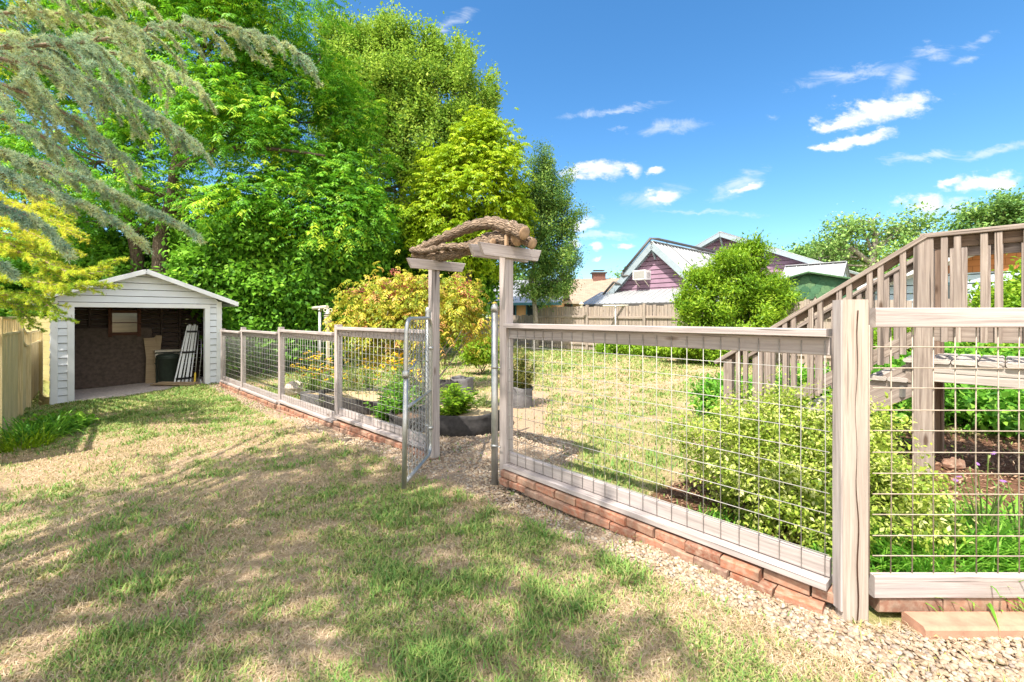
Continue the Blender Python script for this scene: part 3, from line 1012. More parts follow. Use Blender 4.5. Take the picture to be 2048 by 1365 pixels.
# ================================================================== deck with stairs
DP = V(3.48, 3.8, 0)
def D(u, v, z):
    return V(DP.x + A.x * u + N.x * v, DP.y + A.y * u + N.y * v, z)
dk = thing('wooden_deck', 'weathered wooden deck landing with railed stairs down to the lawn', 'deck', D(0, 0, .1))
SL, DW = .68, .84
def dbar(name, p0, p1, w, h, m='deck', **kw):
    a = MB(); a.bar(p0, p1, w, h, **kw); return a.build(name, M[m], dk)
for v in (0, DW):
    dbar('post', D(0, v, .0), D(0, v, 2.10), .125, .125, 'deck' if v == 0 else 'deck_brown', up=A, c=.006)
    dbar('post', D(3.1, v, .0), D(3.1, v, 2.10), .125, .125, up=A, c=.006)
    dbar('newel', D(-1.60, v, -.1), D(-1.60, v, .985), .089, .089, up=A, c=.005)
    sg = -1 if v == 0 else -1
    dbar('handrail', D(-.02, v, 2.125), D(3.2, v, 2.125), .15, .038, c=.004)
    dbar('handrail', D(.02, v, 2.125), D(-1.73, v, 2.125 - 1.75 * SL), .15, .038, c=.004)
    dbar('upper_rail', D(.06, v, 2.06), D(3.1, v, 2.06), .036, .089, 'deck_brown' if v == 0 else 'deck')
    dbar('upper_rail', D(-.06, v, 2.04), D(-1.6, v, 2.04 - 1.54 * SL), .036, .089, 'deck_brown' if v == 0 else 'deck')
    dbar('lower_rail', D(.06, v, 1.315), D(3.1, v, 1.315), .036, .135)
    dbar('lower_rail', D(-.06, v, 1.28), D(-1.6, v, 1.28 - 1.54 * SL), .036, .10)
    us, k, u = [], 0, .127
    while u < 3.05:
        us.append(u); u += .076 if k % 2 == 0 else .148; k += 1
    for u in us:
        dbar('baluster', D(u, v - .043, 1.245), D(u, v - .043, 2.098), .042, .042, up=A, c=.003)
    k, u = 0, .13
    while u < 1.52:
        dbar('baluster', D(-u, v - .043, 1.215 - SL * u), D(-u, v - .043, 2.098 - SL * u), .042, .042, up=A, c=.003)
        u += .150 if k % 2 == 0 else .076; k += 1
    dbar('stringer', D(-.03, v + (.03 if v == 0 else -.03), .945), D(-1.5, v + (.03 if v == 0 else -.03), .945 - 1.47 * SL), .038, .25)
a = MB()
u = -.06
while u < 3.2:
    a.bar(D(u, -.05 + rnd.uniform(-.006, .006), 1.08), D(u, DW + .06, 1.08), .142, .036, c=.012)
    u += .149
a.build('decking', M['deck_top'], dk)
dbar('beam', D(-.02, -.008, 1.022), D(3.2, -.008, 1.022), .038, .075, 'deck_top')
dbar('beam', D(.03, -.004, .946), D(3.2, -.004, .946), .038, .072, 'deck_top')
dbar('beam', D(-.02, DW, .985), D(3.2, DW, .985), .038, .15)
dbar('beam', D(-.1, 0, .97), D(-.1, DW, .97), .038, .17)
for u in (.5, 1.0, 1.5, 2.0):
    dbar('joist', D(u, .03, .985), D(u, DW - .03, .985), .038, .14)
for i in range(1, 6):
    z = 1.08 - .178 * i
    u = -.10 - .275 * (i - 1)
    a = MB()
    for q in (0, 1):
        a.bar(D(u - .07 - q * .142, -.02, z), D(u - .07 - q * .142, DW + .02, z), .137, .036, c=.01)
    a.build('tread', M['deck_top'], dk)
a = MB(); a.box(D(-.14, .01, .80), .03, .03, .10, 0, .003); a.build('bracket', M['galv'], dk)

# ================================================================== clothesline poles and bird house
def tpole(p, zt, arm, label, ad):
    t = thing('clothesline_pole', label, 'pole', v3(p, g1(p.x, p.y)))
    a = MB(); a.lathe(v3(p, g1(p.x, p.y) - .1), [(.032, 0), (.032, zt - g1(p.x, p.y) + .06)], 14); a.build('pole', M['galv'], t)
    a = MB(); a.tube([v3(p, zt) - ad * arm, v3(p, zt + .012) + ad * arm], .036, 14); a.build('crossbar', M['birdpale'], t)
    a = MB(); a.lathe(v3(p, zt - .07), [(.042, 0), (.042, .05)], 14); a.lathe(v3(p, zt) - ad * .03, [(.041, 0), (.041, .06)], 14, axis=ad); a.build('bracket', M['galv'], t)
q = at(640, 616, 9.6)
tpole(q, 1.64, .42, 'clothesline pole with slanting crossbar behind the yellow flowers', A)
q = at(1231, 612, 16.6)
tpole(q, CZ + .40, .46, 'grey clothesline pole standing before the back board fence', V(1, -.1, 0).normalized())
b = at(656, 640, 9.2)
t = thing('bird_feeder', 'pale lantern shaped bird feeder with two ring cups beside the slanting crossbar', 'bird feeder', V(b.x, b.y, g1(b.x, b.y)))
a = MB(); a.bar(V(b.x, b.y, -.3), V(b.x, b.y, CZ - .22), .06, .06, up=A); a.build('post', M['birdpale'], t)
a = MB(); a.lathe(V(b.x, b.y, CZ - .24), [(.045, 0), (.075, .14), (.08, .16)], 12); a.build('body', M['birdpale'], t)
a = MB()
for i in range(3):
    a.lathe(V(b.x, b.y, CZ - .08 + i * .045), [(.075, 0), (.086, .004), (.06, .03), (.055, .045)], 12)
a.build('louvre', M['birdpale'], t)
a = MB(); a.lathe(V(b.x, b.y, CZ + .05), [(.09, 0), (.05, .035), (.012, .09), (.006, .12)], 12); a.build('roof', M['galv'], t)
for sx_ in (-1, 1):
    a = MB()
    c0 = V(b.x + sx_ * .055, b.y, CZ + .135)
    a.tube([c0 + V(.032 * math.cos(q_ * PI / 8), 0, .032 * math.sin(q_ * PI / 8)) for q_ in range(17)], .009, 6)
    a.tube([V(b.x, b.y, CZ + .11), c0 - V(sx_ * .025, 0, .015)], .005, 5)
    a.build('ring_cup', M['birdpale'], t)

# ================================================================== new pine privacy fence on the left
def LF(u, z, o=0):
    d = V(-.672, .7405, 0)
    n = V(.7405, .672, 0)
    return V(-7.6 + d.x * u + n.x * o, 6.67 + d.y * u + n.y * o, z)
def ltop(u):
    if u < 1.9: return 1.45
    if u < 3.0:
        k = (u - 1.9) / 1.1
        return 1.45 - .30 * (1 - (1 - k) ** 2.2)
    return 1.15
t = thing('privacy_fence', 'new honey coloured pine privacy fence with curved open top beside the garage', 'fence', LF(0, -.4))
for s0, s1 in ((-2.4, -.35), (-.35, 1.9), (1.9, 3.05), (3.05, 5.4)):
    a = MB()
    u = s0 + .07
    while u < s1 - .02:
        zt = ltop(u) - .27
        a.bar(LF(u, -.55, rnd.uniform(-.004, .004)), LF(u, zt, rnd.uniform(-.004, .004)), .130, .018, up=V(.7405, .672, 0), c=.006)
        u += .140
    a.build('board_panel', M['new'], t)
    a = MB()
    n_ = 8
    for off in (.02, .27):
        for i in range(n_):
            ua, ub = s0 + (s1 - s0) * i / n_, s0 + (s1 - s0) * (i + 1) / n_
            a.bar(LF(ua, ltop(ua) - off, .012), LF(ub, ltop(ub) - off, .012), .065, .04)
    u = s0 + .2
    while u < s1 - .05:
        a.bar(LF(u, ltop(u) - .25, .01), LF(u, ltop(u) - .04, .01), .035, .03, up=V(.7405, .672, 0))
        u += .24
    a.build('open_top', M['new'], t)
for u in (-2.4, -.35, 1.9, 3.05, 5.4):
    a = MB(); a.bar(LF(u, -.6, .03), LF(u, ltop(u) - .0, .03), .089, .089, up=V(.7405, .672, 0)); a.build('post', M['new'], t)
c = at(88, 740, 12.6)
mb = MB()
for i in range(12):
    z = -.5 + i * .17
    mb.bar(c - V(1.0, .0, 0) + V(0, 0, z - c.z), c + V(.75, .5, 0) + V(0, 0, z - c.z), .03, .166, c=.004)
tag(mb.build('board_fence', M['yellow']), 'short pale yellow fence of horizontal boards in the gap beside the garage', 'fence')

# ================================================================== old board fence across the back
def BF(u, z, o=0):
    return V(3.0 + A.x * u - N.x * o, 17.8 + A.y * u - N.y * o, z)
t = thing('board_fence', 'long old grey board fence closing the far side of the yard', 'fence', BF(0, .1))
pu = [-11.4, -8.6, -5.7, -2.9, 0, 2.54, 5.0, 7.5, 10, 12.5]
for i in range(len(pu) - 1):
    u0, u1 = pu[i], pu[i + 1]
    mid = BF((u0 + u1) / 2, 0)
    gb = g1(mid.x, mid.y)
    zt = 1.86 if u0 > -3 else 1.66 - .05 * (-3 - u0)
    a = MB()
    u = u0 + .07
    while u < u1 - .03:
        a.bar(BF(u, gb + .04 + rnd.uniform(-.02, .03), -.02), BF(u, zt + rnd.uniform(-.03, .025), -.02), .128 + rnd.uniform(-.01, .012), .018, up=N, c=.003)
        u += .143
    a.build('board_panel', M['old'], t)
    for z in (gb + .28, zt - .42):
        a = MB(); a.bar(BF(u0 + .05, z, .02), BF(u1 - .05, z + rnd.uniform(-.03, .03), .02), .04, .09); a.build('rail', M['old'], t)
for u in pu:
    p = BF(u, 0)
    a = MB(); a.bar(BF(u, g1(p.x, p.y) - .2, .035), BF(u, 1.92 if u > -3 else 1.6, .035), .10, .10, up=A); a.build('post', M['old'], t)
p = at(1163, 606, 17.6)
a = MB(); a.lathe(V(p.x, p.y, CZ + .36), [(.05, 0), (.055, .12), (.10, .13), (.04, .21), (0, .25)], 6, smooth=False); tag(a.build('bird_house', M['birdpale']), 'tiny pale bird house on top of the back board fence', 'bird house')

# ================================================================== fabric beds and bags
def bag(c, r, h, m, label, name='grow_bag', cat='grow bag', fill='soil', grp='fabric planters in the garden', sq=1.0, lvl=.72, ang=0):
    t = thing(name, label, cat, c, grp)
    n = 40
    a = MB()
    rings = []
    ph = rnd.random() * 6
    for k, (rr, hh) in enumerate(((.97, -.06), (1.0, .02), (1.02, .5), (1.0, .8), (1.03, .99), (1.0, 1.02), (.955, 1.0), (.94, .6), (.93, .2))):
        ring = []
        for j in range(n):
            w = 2 * PI * j / n
            f = 1 + .025 * math.sin(3 * w + ph) * hh + .018 * math.sin(7 * w + 2 * ph) + .008 * math.sin(17 * w)
            x, y = math.cos(w) * r * rr * f, math.sin(w) * r * rr * f * sq
            z = h * hh + (h * .05 * math.sin(2 * w + ph * 2) + h * .03 * math.sin(5 * w + ph)) * max(hh, 0)
            ring.append(V(c.x + x * math.cos(ang) - y * math.sin(ang), c.y + x * math.sin(ang) + y * math.cos(ang), c.z + z))
        rings.append(ring)
    a.loops(rings, caps=False, smooth=True)
    a.build('fabric', M[m], t)
    a = MB()
    ring = [V(c.x + math.cos(2 * PI * j / n) * r * .95 * math.cos(ang) - math.sin(2 * PI * j / n) * r * .95 * sq * math.sin(ang),
              c.y + math.cos(2 * PI * j / n) * r * .95 * math.sin(ang) + math.sin(2 * PI * j / n) * r * .95 * sq * math.cos(ang), c.z + h * lvl) for j in range(n)]
    mid = [V(c.x + (p.x - c.x) * .5, c.y + (p.y - c.y) * .5, c.z + h * (lvl + .08)) for p in ring]
    a.loops([ring, mid], caps=False, smooth=True)
    a.face(tuple(range(len(a.v) - n, len(a.v))), None, True)
    a.build('fill', M[fill], t)
    if r < .5:
        for s_ in (0, PI):
            a = MB()
            d = V(math.cos(s_ + .6), math.sin(s_ + .6), 0)
            e = V(-d.y, d.x, 0)
            q0 = c + d * r * 1.03 + V(0, 0, h * .8)
            a.tube([q0 - e * .07, q0 - e * .055 + V(0, 0, .06) + d * .02, q0 + e * .055 + V(0, 0, .05) + d * .025, q0 + e * .07], .008, 5)
            a.build('handle', M[m], t)
    return t
BED = V(-.66, 6.32, g1(-.66, 6.32))
bag(BED, .60, .26, 'fabric', 'round black fabric bed just inside the open gate', 'fabric_bed', 'garden bed', 'straw', lvl=.8)
q = at(890, 783, 8.9); bag(V(q.x, q.y, g1(q.x, q.y)), .24, .30, 'fabric', 'sagging dark grow bag on the wood chips, one of a pair')
q = at(925, 779, 9.15); bag(V(q.x, q.y, g1(q.x, q.y)), .22, .32, 'greyfabric', 'upright grey grow bag touching the sagging dark one')
POT = at(1040, 806, 7.6); POT.z = g1(POT.x, POT.y)
bag(POT, .21, .32, 'greyfabric', 'grey grow bag holding a tall bushy plant by the arbor')
q = at(730, 815, 8.0); bag(V(q.x, q.y, g1(q.x, q.y)), .95, .26, 'fabric', 'long curved black fabric bed behind the garage fence', 'fabric_bed', 'garden bed', 'straw', sq=.55, lvl=.8, ang=-.5)
q = at(655, 800, 8.6); bag(V(q.x, q.y, g1(q.x, q.y)), .5, .24, 'greyfabric', 'small grey fabric bed under the yellow flowers', 'fabric_bed', 'garden bed', 'straw', sq=.7, lvl=.8)
q = at(835, 848, 6.3); bag(V(q.x, q.y, g1(q.x, q.y)), .38, .24, 'fabric', 'black fabric bed half hidden behind the gate', 'fabric_bed', 'garden bed', 'soil', lvl=.8)
# stones
def stone(c, sx_, sy_, sz_, seed):
    n = 14
    a = MB()
    rings = []
    rg_ = random.Random(seed)
    jit = [[1 + rg_.uniform(-.14, .14) for j in range(n)] for i in range(6)]
    for i in range(6):
        th = PI * (i + .35) / 6.2
        rings.append([V(c.x + sx_ * math.sin(th) * math.cos(2 * PI * j / n) * jit[i][j], c.y + sy_ * math.sin(th) * math.sin(2 * PI * j / n) * jit[i][j], c.z + sz_ * (.8 - math.cos(th)) * jit[i][j]) for j in range(n)])
    a.loops(rings)
    return a
q = at(588, 765, 9.6); tag(stone(V(q.x, q.y, g1(q.x, q.y)), .2, .15, .17, 3).build('rock', M['rock']), 'pale pitted rock in the garden left of the yellow flowers', 'rock')
q = at(1907, 940, 3.9); tag(stone(V(q.x, q.y, g1(q.x, q.y)), .09, .06, .05, 5).build('rock', M['brick']), 'reddish stone on the mulch by the rear deck post', 'rock')
q = at(1800, 948, 3.6); tag(stone(V(q.x - .05, q.y, g1(q.x, q.y)), .16, .1, .07, 8).build('rock', M['rock']), 'grey stone on the mulch in front of the deck post', 'rock')
# ================================================================== lap siding and gabled houses
def lap(mb, p0, p1, z0, z1, ex, out, lim=None, gap=.012):
    """overlapping boards between plan points p0 and p1 from z0 to z1; lim(z) -> (a, b) narrows a course (0..1)"""
    z = z0
    while z < z1 - .01:
        zt = min(z + ex, z1)
        a0, b0 = lim(z) if lim else (0, 1)
        zg_ = z + gap
        a1, b1 = lim(zt) if lim else (0, 1)
        if b0 - a0 > .01:
            q = lambda k, zz, o: v3(p0 + (p1 - p0) * k, zz) + out * o
            m0, m1 = (a1 + b1) / 2, (a1 + b1) / 2
            if b1 <= a1: a1, b1 = m0 - .002, m1 + .002
            mb.prism([q(a0, zg_, .026), q(b0, zg_, .026), q(b1, zt, .003), q(a1, zt, .003)], -out * .02)
        z = zt

def house(name, label, cat, C, zg, hw, zap, slope, depth, wallm, roofm, ex, ovf=.3, ove=.3, rib=.3, fasc='trim', gd=None, bd=None, thick=.06, fw=.2, inner=True):
    """C: plan point under the gable apex, gable along gd (towards viewer's right), body along bd"""
    gd = gd or A
    bd = bd or N
    t = thing(name, label, cat, v3(C, zg))
    ze = zap - hw * slope
    out = -bd
    gw = MB()
    lim = lambda z: ((0, 1) if z <= ze else (.5 - (zap - z) / slope / (2 * hw), .5 + (zap - z) / slope / (2 * hw)))
    lap(gw, C - gd * hw, C + gd * hw, zg, zap - .02, ex, out, lim, .022)
    for s in (-1, 1):
        p0, p1 = C + gd * hw * s, C + gd * hw * s + bd * depth
        lap(gw, p0, p1, zg, ze, ex, gd * s)
    bk = C + bd * depth
    gw.prism([v3(bk - gd * hw, zg), v3(bk + gd * hw, zg), v3(bk + gd * hw, ze), v3(bk, zap - .02), v3(bk - gd * hw, ze)], bd * .02)
    gw.build('wall', M[wallm], t)
    # roof: two slabs with ribs
    rf = MB()
    W_ = hw + ove
    for s in (-1, 1):
        e0 = C - bd * ovf
        e1 = C + bd * (depth + ovf)
        top0, top1 = v3(e0, zap + .10), v3(e1, zap + .10)
        lo = lambda p: v3(p + gd * s * W_, zap + .10 - W_ * slope)
        sl = (lo(e0) - top0)
        nr = (sl.cross(top1 - top0)).normalized()
        if nr.z < 0: nr = -nr
        rf.prism([top0, top1, lo(e1), lo(e0)], nr * -thick)
        if rib:
            n = int((top1 - top0).length / rib)
            for i in range(n + 1):
                b = top0 + (top1 - top0) * (i / n)
                rf.bar(b + nr * .018, b + sl + nr * .018, .035, .036, up=nr, c=.008)
    rb = rf.build('roof', M[roofm], t)
    a = MB(); a.bar(v3(C - bd * ovf, zap + .125), v3(C + bd * (depth + ovf), zap + .125), .22, .03); a.build('ridge_cap', M[roofm], t)
    fa_ = MB()
    for s in (-1, 1):
        e0 = C - bd * (ovf + .012)
        fa_.bar(v3(e0 - gd * s * .0, zap + .10 - fw * .6), v3(e0 + gd * s * W_, zap + .10 - fw * .6 - W_ * slope), .022, fw, up=UP, side=bd)
        if inner:
            e1 = C - bd * .03
            fa_.bar(v3(e1, zap - .06), v3(e1 + gd * s * hw, zap - .06 - hw * slope), .02, .12, up=UP, side=bd)
        for e in (0, depth):
            pass
        ea = C + gd * s * (W_ + .012)
        fa_.bar(v3(ea - bd * ovf, zap + .04 - W_ * slope), v3(ea + bd * (depth + ovf), zap + .04 - W_ * slope), .02, .14)
    fa_.build('fascia', M[fasc], t)
    return t, ze

# purple house with the steep gable
C1 = V(6.05, 18.95, 0)
t, ze = house('purple_house', 'purple house with a steep gable and white metal roof behind the board fence', 'house', C1, 0, 2.55, CZ + 3.02, .93, 8.3, 'purple', 'metalroof', .19, ovf=.32, ove=.25, rib=.28, fw=.26)
def H1(u, z, o):
    return V(C1.x + A.x * u - N.x * o, C1.y + A.y * u - N.y * o, z)
za = CZ + 3.02
a = MB(); a.bar(H1(0, za - .12, .32), H1(0, za - .55, .03), .06, .09, up=N); a.bar(H1(0, za - .62, .035), H1(0, za - .3, .035), .06, .05, up=A); a.build('bracket', M['trim'], t)
a = MB()
a.tube([H1(-1.35, za + .22 - 1.35 * .93, .36), H1(-.02, za + .24, .36), H1(.0, za + .27, -.2), H1(0, za + .27, -8.0)], .06, 10)
a.tube([H1(-1.35, za + .22 - 1.35 * .93, .36), H1(-1.43, za + .08 - 1.35 * .93, .36), H1(-1.35, za - .02 - 1.3 * .93, .36), H1(-1.1, za - .12 - 1.2 * .93, .3)], .05, 8)
a.tube([H1(-2.85, za + .2 - 2.8 * .93, .36), H1(-1.85, za + .2 - 1.8 * .93, .36), H1(-1.72, za + .16 - 1.8 * .93, .36), H1(-1.5, za + .02 - 1.75 * .93, .3)], .055, 8)
a.build('gutter_pipe', M['gutter'], t)
a = MB()
for v_ in (-.9, -3.6, -4.8):
    a.tube([H1(0, za + .2, v_), H1(1.2, za + .16 - 1.2 * .93, v_)], .014, 6)
a.build('roof_cable', M['gutter'], t)
# lean-to metal roof in front of the gable
ln = MB()
q0, q1 = H1(-2.75, CZ + 1.15, .03), H1(2.6, CZ + 1.15, .03)
r0, r1 = H1(-2.75, CZ + .55, 1.55), H1(2.6, CZ + .55, 1.55)
nr = (q1 - q0).cross(r0 - q0).normalized()
if nr.z < 0: nr = -nr
ln.prism([q0, q1, r1, r0], nr * -.03)
for i in range(22):
    k = i / 21
    ln.bar(q0 + (q1 - q0) * k + nr * .012, r0 + (r1 - r0) * k + nr * .012, .05, .024, up=nr, c=.008)
ln.build('lean_to_roof', M['metalroof'], t)
a = MB(); a.bar(r0 - V(0, 0, .07), r1 - V(0, 0, .07), .05, .09); a.build('lean_to_edge', M['gutter'], t)
for u in (-2.6, 0, 2.5):
    a = MB(); a.bar(H1(u, 0, 1.5), H1(u, CZ + .47, 1.5), .1, .1, up=A); a.build('lean_to_post', M['old'], t)
q = H1(-.52, CZ + 1.76, .0)
ac = thing('air_conditioner', 'white window air conditioner sticking out of the purple gable', 'air conditioner', q)
a = MB(); a.bar(H1(-.82, CZ + 1.77, .22), H1(-.22, CZ + 1.77, .22), .46, .40, c=.02); a.build('casing', M['acwhite'], ac)
a = MB(); a.bar(H1(-.775, CZ + 1.78, .453), H1(-.265, CZ + 1.78, .453), .012, .31); a.build('grille', M['acgrille'], ac)
a = MB()
for i in range(5):
    a.bar(H1(-.216, CZ + 1.66 + i * .05, .08), H1(-.216, CZ + 1.66 + i * .05, .34), .008, .018)
a.build('side_vent', M['acgrille'], ac)
a = MB()
for u in (-.75, -.3):
    a.bar(H1(u, CZ + 1.56, .4), H1(u, CZ + 1.3, .02), .03, .03, up=A)
a.build('support', M['birdpale'], ac)

C2 = V(12.2, 26, 0)
t, ze = house('purple_house', 'larger purple house with a low grey gable standing behind the steep one', 'house', C2, 0, 4.6, CZ + 4.72, .44, 9, 'purple', 'metalroof', .2, ovf=.45, ove=.35, rib=.4, fw=.22)
a = MB()
for u in (0, 2.3):
    p = C2 + A * u - N * .4
    z = CZ + 4.72 - .44 * u
    a.bar(v3(p, z - .1), v3(C2 + A * u - N * .03, z - .75), .08, .1, up=N)
a.build('bracket', M['trim'], t)

C3 = V(14.9, 20.0, 0) 
gd3, bd3 = -N, A * -1
t, ze = house('metal_roofed_porch', 'small grey metal roofed dormer peeping over the green shingled shed', 'dormer', V(14.75, 20.0, 0), 0, .95, CZ + 2.33, 1.0, 2.2, 'bluewall', 'metalroof', .2, ovf=.1, ove=.1, rib=.42, fw=.1, fasc='gutter', gd=N, bd=-A, inner=False)

C4 = V(9.25, 13.95, 0)
t = thing('garden_shed', 'green shed with hexagonal shingles on its gable behind the stair rail', 'shed', v3(C4, 0))
def S4(u, z, o=0):
    return V(C4.x + A.x * u - N.x * o, C4.y + A.y * u - N.y * o, z)
a = MB()
zt4 = CZ + 1.34
a.prism([S4(-1.15, CZ + .62), S4(1.3, CZ + .62), S4(1.3, zt4 - .30), S4(0, zt4), S4(-1.15, zt4 - .30)], N * .1)
hexr = .155
for row in range(6):
    for i in range(-6, 8):
        u = i * hexr * 1.75 + (.5 * hexr * 1.75 if row % 2 else 0)
        z = CZ + .66 + row * hexr * 1.05
        lim_ = zt4 - .26 * abs(u) - .12
        if z > lim_ or abs(u) > 1.12: continue
        pts = [S4(u + hexr * .95 * math.cos(PI / 3 * k), z + hexr * .88 * math.sin(PI / 3 * k), .012 + .004 * (row % 2) + .02 * .3) for k in range(6)]
        a.prism(pts, -N * .012)
a.build('gable', M['greenshingle'], t)
a = MB()
for s_, w_ in ((-1, 1.3), (1, 1.45)):
    a.bar(S4(0, zt4 + .03, .18), S4(s_ * w_, zt4 + .03 - .25 * w_, .18), .06, .05, up=UP, side=N)
    a.prism([S4(0, zt4 + .06, .22), S4(s_ * w_, zt4 + .06 - .25 * w_, .22), S4(s_ * w_, zt4 + .06 - .25 * w_, -2.4), S4(0, zt4 + .06, -2.4)], V(0, 0, -.03))
a.build('roof', M['greenshingle'], t)
a = MB()
a.prism([S4(-1.15, 0), S4(1.3, 0), S4(1.3, CZ + .62), S4(-1.15, CZ + .62)], N * .1)
for s_ in (-1.15, 1.3):
    a.prism([S4(s_, 0, -.1), S4(s_, 0, -2.3), S4(s_, CZ + .95, -2.3), S4(s_, CZ + .95, -.1)], A * (.05 if s_ < 0 else -.05))
a.build('wall', M['cream'], t)

# tan roofed house and the peach one far behind
def low_house(name, label, C, L, dp, zg, zeave, zridge, wallm, roofm, chim=(), wins=(), fasc='cream', gd=V(.97, -.22, 0)):
    t = thing(name, label, 'house', v3(C, zg))
    gd = gd.normalized()
    A, N = gd, V(-gd.y, gd.x, 0)
    q = lambda u, z, o: V(C.x + A.x * u - N.x * o, C.y + A.y * u - N.y * o, z)
    a = MB()
    a.prism([q(-L, zg, 0), q(L, zg, 0), q(L, zeave, 0), q(-L, zeave, 0)], N * dp)
    for s_ in (-L, L):
        a.prism([q(s_, zeave, 0), q(s_, zeave, -dp), q(s_, zridge - .1, -dp / 2)], A * (.05 if s_ < 0 else -.05))
    a.build('wall', M[wallm], t)
    a = MB()
    sl = (zridge - zeave) / (dp / 2)
    for s_ in (0, 1):
        e_ = .45 if s_ == 0 else -dp - .45
        zz = zeave - .45 * sl
        a.prism([q(-L - .4, zridge, -dp / 2), q(L + .4, zridge, -dp / 2), q(L + .4, zz, e_), q(-L - .4, zz, e_)], V(0, 0, -.12))
    rf = a.build('roof', M[roofm], t)
    a = MB(); a.bar(q(-L - .4, zeave - .45 * sl - .05, .46), q(L + .4, zeave - .45 * sl - .05, .46), .03, .16); a.build('fascia', M[fasc], t)
    for u, o, w, h in chim:
        a = MB(); a.box(q(u, zridge + h / 2 - .3, o), w, w * .8, h + .6); a.build('chimney', M['redchimney'], t)
        a = MB(); a.box(q(u, zridge + h + .06, o), w * 1.25, w * 1.05, .10); a.box(q(u, zridge + h + .25, o), w * .9, w * .7, .05); a.build('chimney_cap', M['gutter'], t)
    for u, z, w, h in wins:
        a = MB()
        for du, dz, ww, hh in ((-w / 2, 0, .07, h), (w / 2, 0, .07, h), (0, h / 2, w + .14, .08), (0, -h / 2, w + .14, .08)):
            a.bar(q(u + du - ww / 2, z + dz, .02), q(u + du + ww / 2, z + dz, .02), .06, hh)
        f_ = a.build('window', M['teal'], t)
        a = MB(); a.bar(q(u - w / 2, z, .012), q(u + w / 2, z, .012), .02, h); a.build('pane', M['glass'], f_)
    return t
Ct = at(1150, 600, 31)
low_house('tan_roofed_house', 'cream house with a long tan shingle roof and two brick chimneys', v3(Ct, 0), 3.9, 6, 0, CZ + 1.25, CZ + 2.85, 'cream', 'tanroof',
          chim=((1.5, -3, .9, .35), (-.9, -2.6, .6, .2)), wins=((-.6, CZ + .6, .8, 1.0), (2.2, CZ + .6, .9, 1.0)))
Cp = at(1045, 600, 27)
low_house('peach_house', 'peach walled house with pale roof and teal trim half hidden by the willowy tree', v3(Cp, 0), 2.0, 5, 0, CZ + 1.05, CZ + 2.4, 'peach', 'metalroof', wins=((-.8, CZ + .35, .8, .8), (.7, CZ + .35, .9, .8)), fasc='teal')

# blue house beyond the deck
Cb = V(11.2, 9.3, 0)
t, ze = house('blue_house', 'pale blue house with orange shingled gable seen through the deck balusters', 'house', v3(Cb, 0), 0, 2.9, CZ + 1.95, .40, 6, 'bluewall', 'metalroof', .2, ovf=.35, ove=.3, rib=.4, fw=.16, fasc='white')
a = MB(); q = lambda u, z, o: V(Cb.x + A.x * u - N.x * o, Cb.y + A.y * u - N.y * o, z)
a.prism([q(-2.0, CZ + 1.0, .024), q(2.0, CZ + 1.0, .024), q(0, CZ + 1.86, .024)], -N * .006); a.build('shingled_gable', M['orange'], t)
for u in (-1.7, 1.2):
    a = MB()
    a.bar(q(u - .4, CZ + .35, .03), q(u + .4, CZ + .35, .03), .03, .9)
    f_ = a.build('window', M['teal'], t)
    a = MB(); a.bar(q(u - .33, CZ + .35, .05), q(u + .33, CZ + .35, .05), .012, .76); a.build('pane', M['glass'], f_)

# ================================================================== garage
F0 = V(-7.345, 11.36, 0)
def G(t_, b, z):
    return V(F0.x + GARL.x * t_ + GARB.x * b, F0.y + GARL.y * t_ + GARB.y * b, z)
GO = -GARB
GW, GD = 3.0, 4.4
apx, gs = 2.44, .39
gt = thing('garage', 'small white lapboard garage with open front under the trees', 'garage', G(1.5, 0, -.3))
def gz_top(t_):
    return apx - abs(t_ - GW / 2) * gs
zL = -.5
a = MB()
ot = 1.655                     # top of the opening
lap(a, G(.10, 0, 0), G(.24, 0, 0), zL, ot + .1, .155, GO)
lap(a, G(2.76, 0, 0), G(2.90, 0, 0), zL, ot + .1, .155, GO)
lim = lambda z: (max(0, .5 - (apx - z) / gs / GW), min(1, .5 + (apx - z) / gs / GW))
lap(a, G(0, 0, 0), G(GW, 0, 0), ot + .1, apx - .02, .15, GO, lim)
for tt, o_ in ((0, -GARL), (GW, GARL)):
    lap(a, G(tt, .0, 0), G(tt, GD, 0), zL, gz_top(0) - .02, .155, o_)
a.prism([G(0, GD, zL), G(GW, GD, zL), G(GW, GD, gz_top(0)), G(1.5, GD, apx), G(0, GD, gz_top(0))], GARB * .03)
a.build('wall', M['siding'], gt)
for t0, t1 in ((-.012, .10), (2.90, 3.012)):
    a = MB(); a.bar(G((t0 + t1) / 2, -.012, zL), G((t0 + t1) / 2, -.012, gz_top(0) - .03), t1 - t0, .03, up=GO)
    a.build('corner_board', M['white'], gt)
a = MB()
for t0, t1 in ((.24, .345), (2.655, 2.76)):
    a.bar(G((t0 + t1) / 2, -.016, zL), G((t0 + t1) / 2, -.016, ot + .0), t1 - t0, .04, up=GO)
    a.bar(G((t0 + t1) / 2 + (.045 if t0 < 1 else -.045), .07, zL), G((t0 + t1) / 2 + (.045 if t0 < 1 else -.045), .07, ot), .02, .15, up=GO)
a.bar(G(.24, -.016, ot + .05), G(2.76, -.016, ot + .05), .04, .1)
a.build('door_frame', M['white'], gt)
a = MB()
for s_ in (-1, 1):
    e0 = G(1.5, -.26, apx + .085)
    e1 = G(1.5 + s_ * 1.80, -.26, apx + .085 - 1.80 * gs)
    bk = GARB * (GD + .45)
    a.prism([e0, e1, e1 + bk, e0 + bk], V(0, 0, -.03))
a.build('roof', m_shingle('grey_shingles', (.2, .19, .18)), gt)
a = MB()
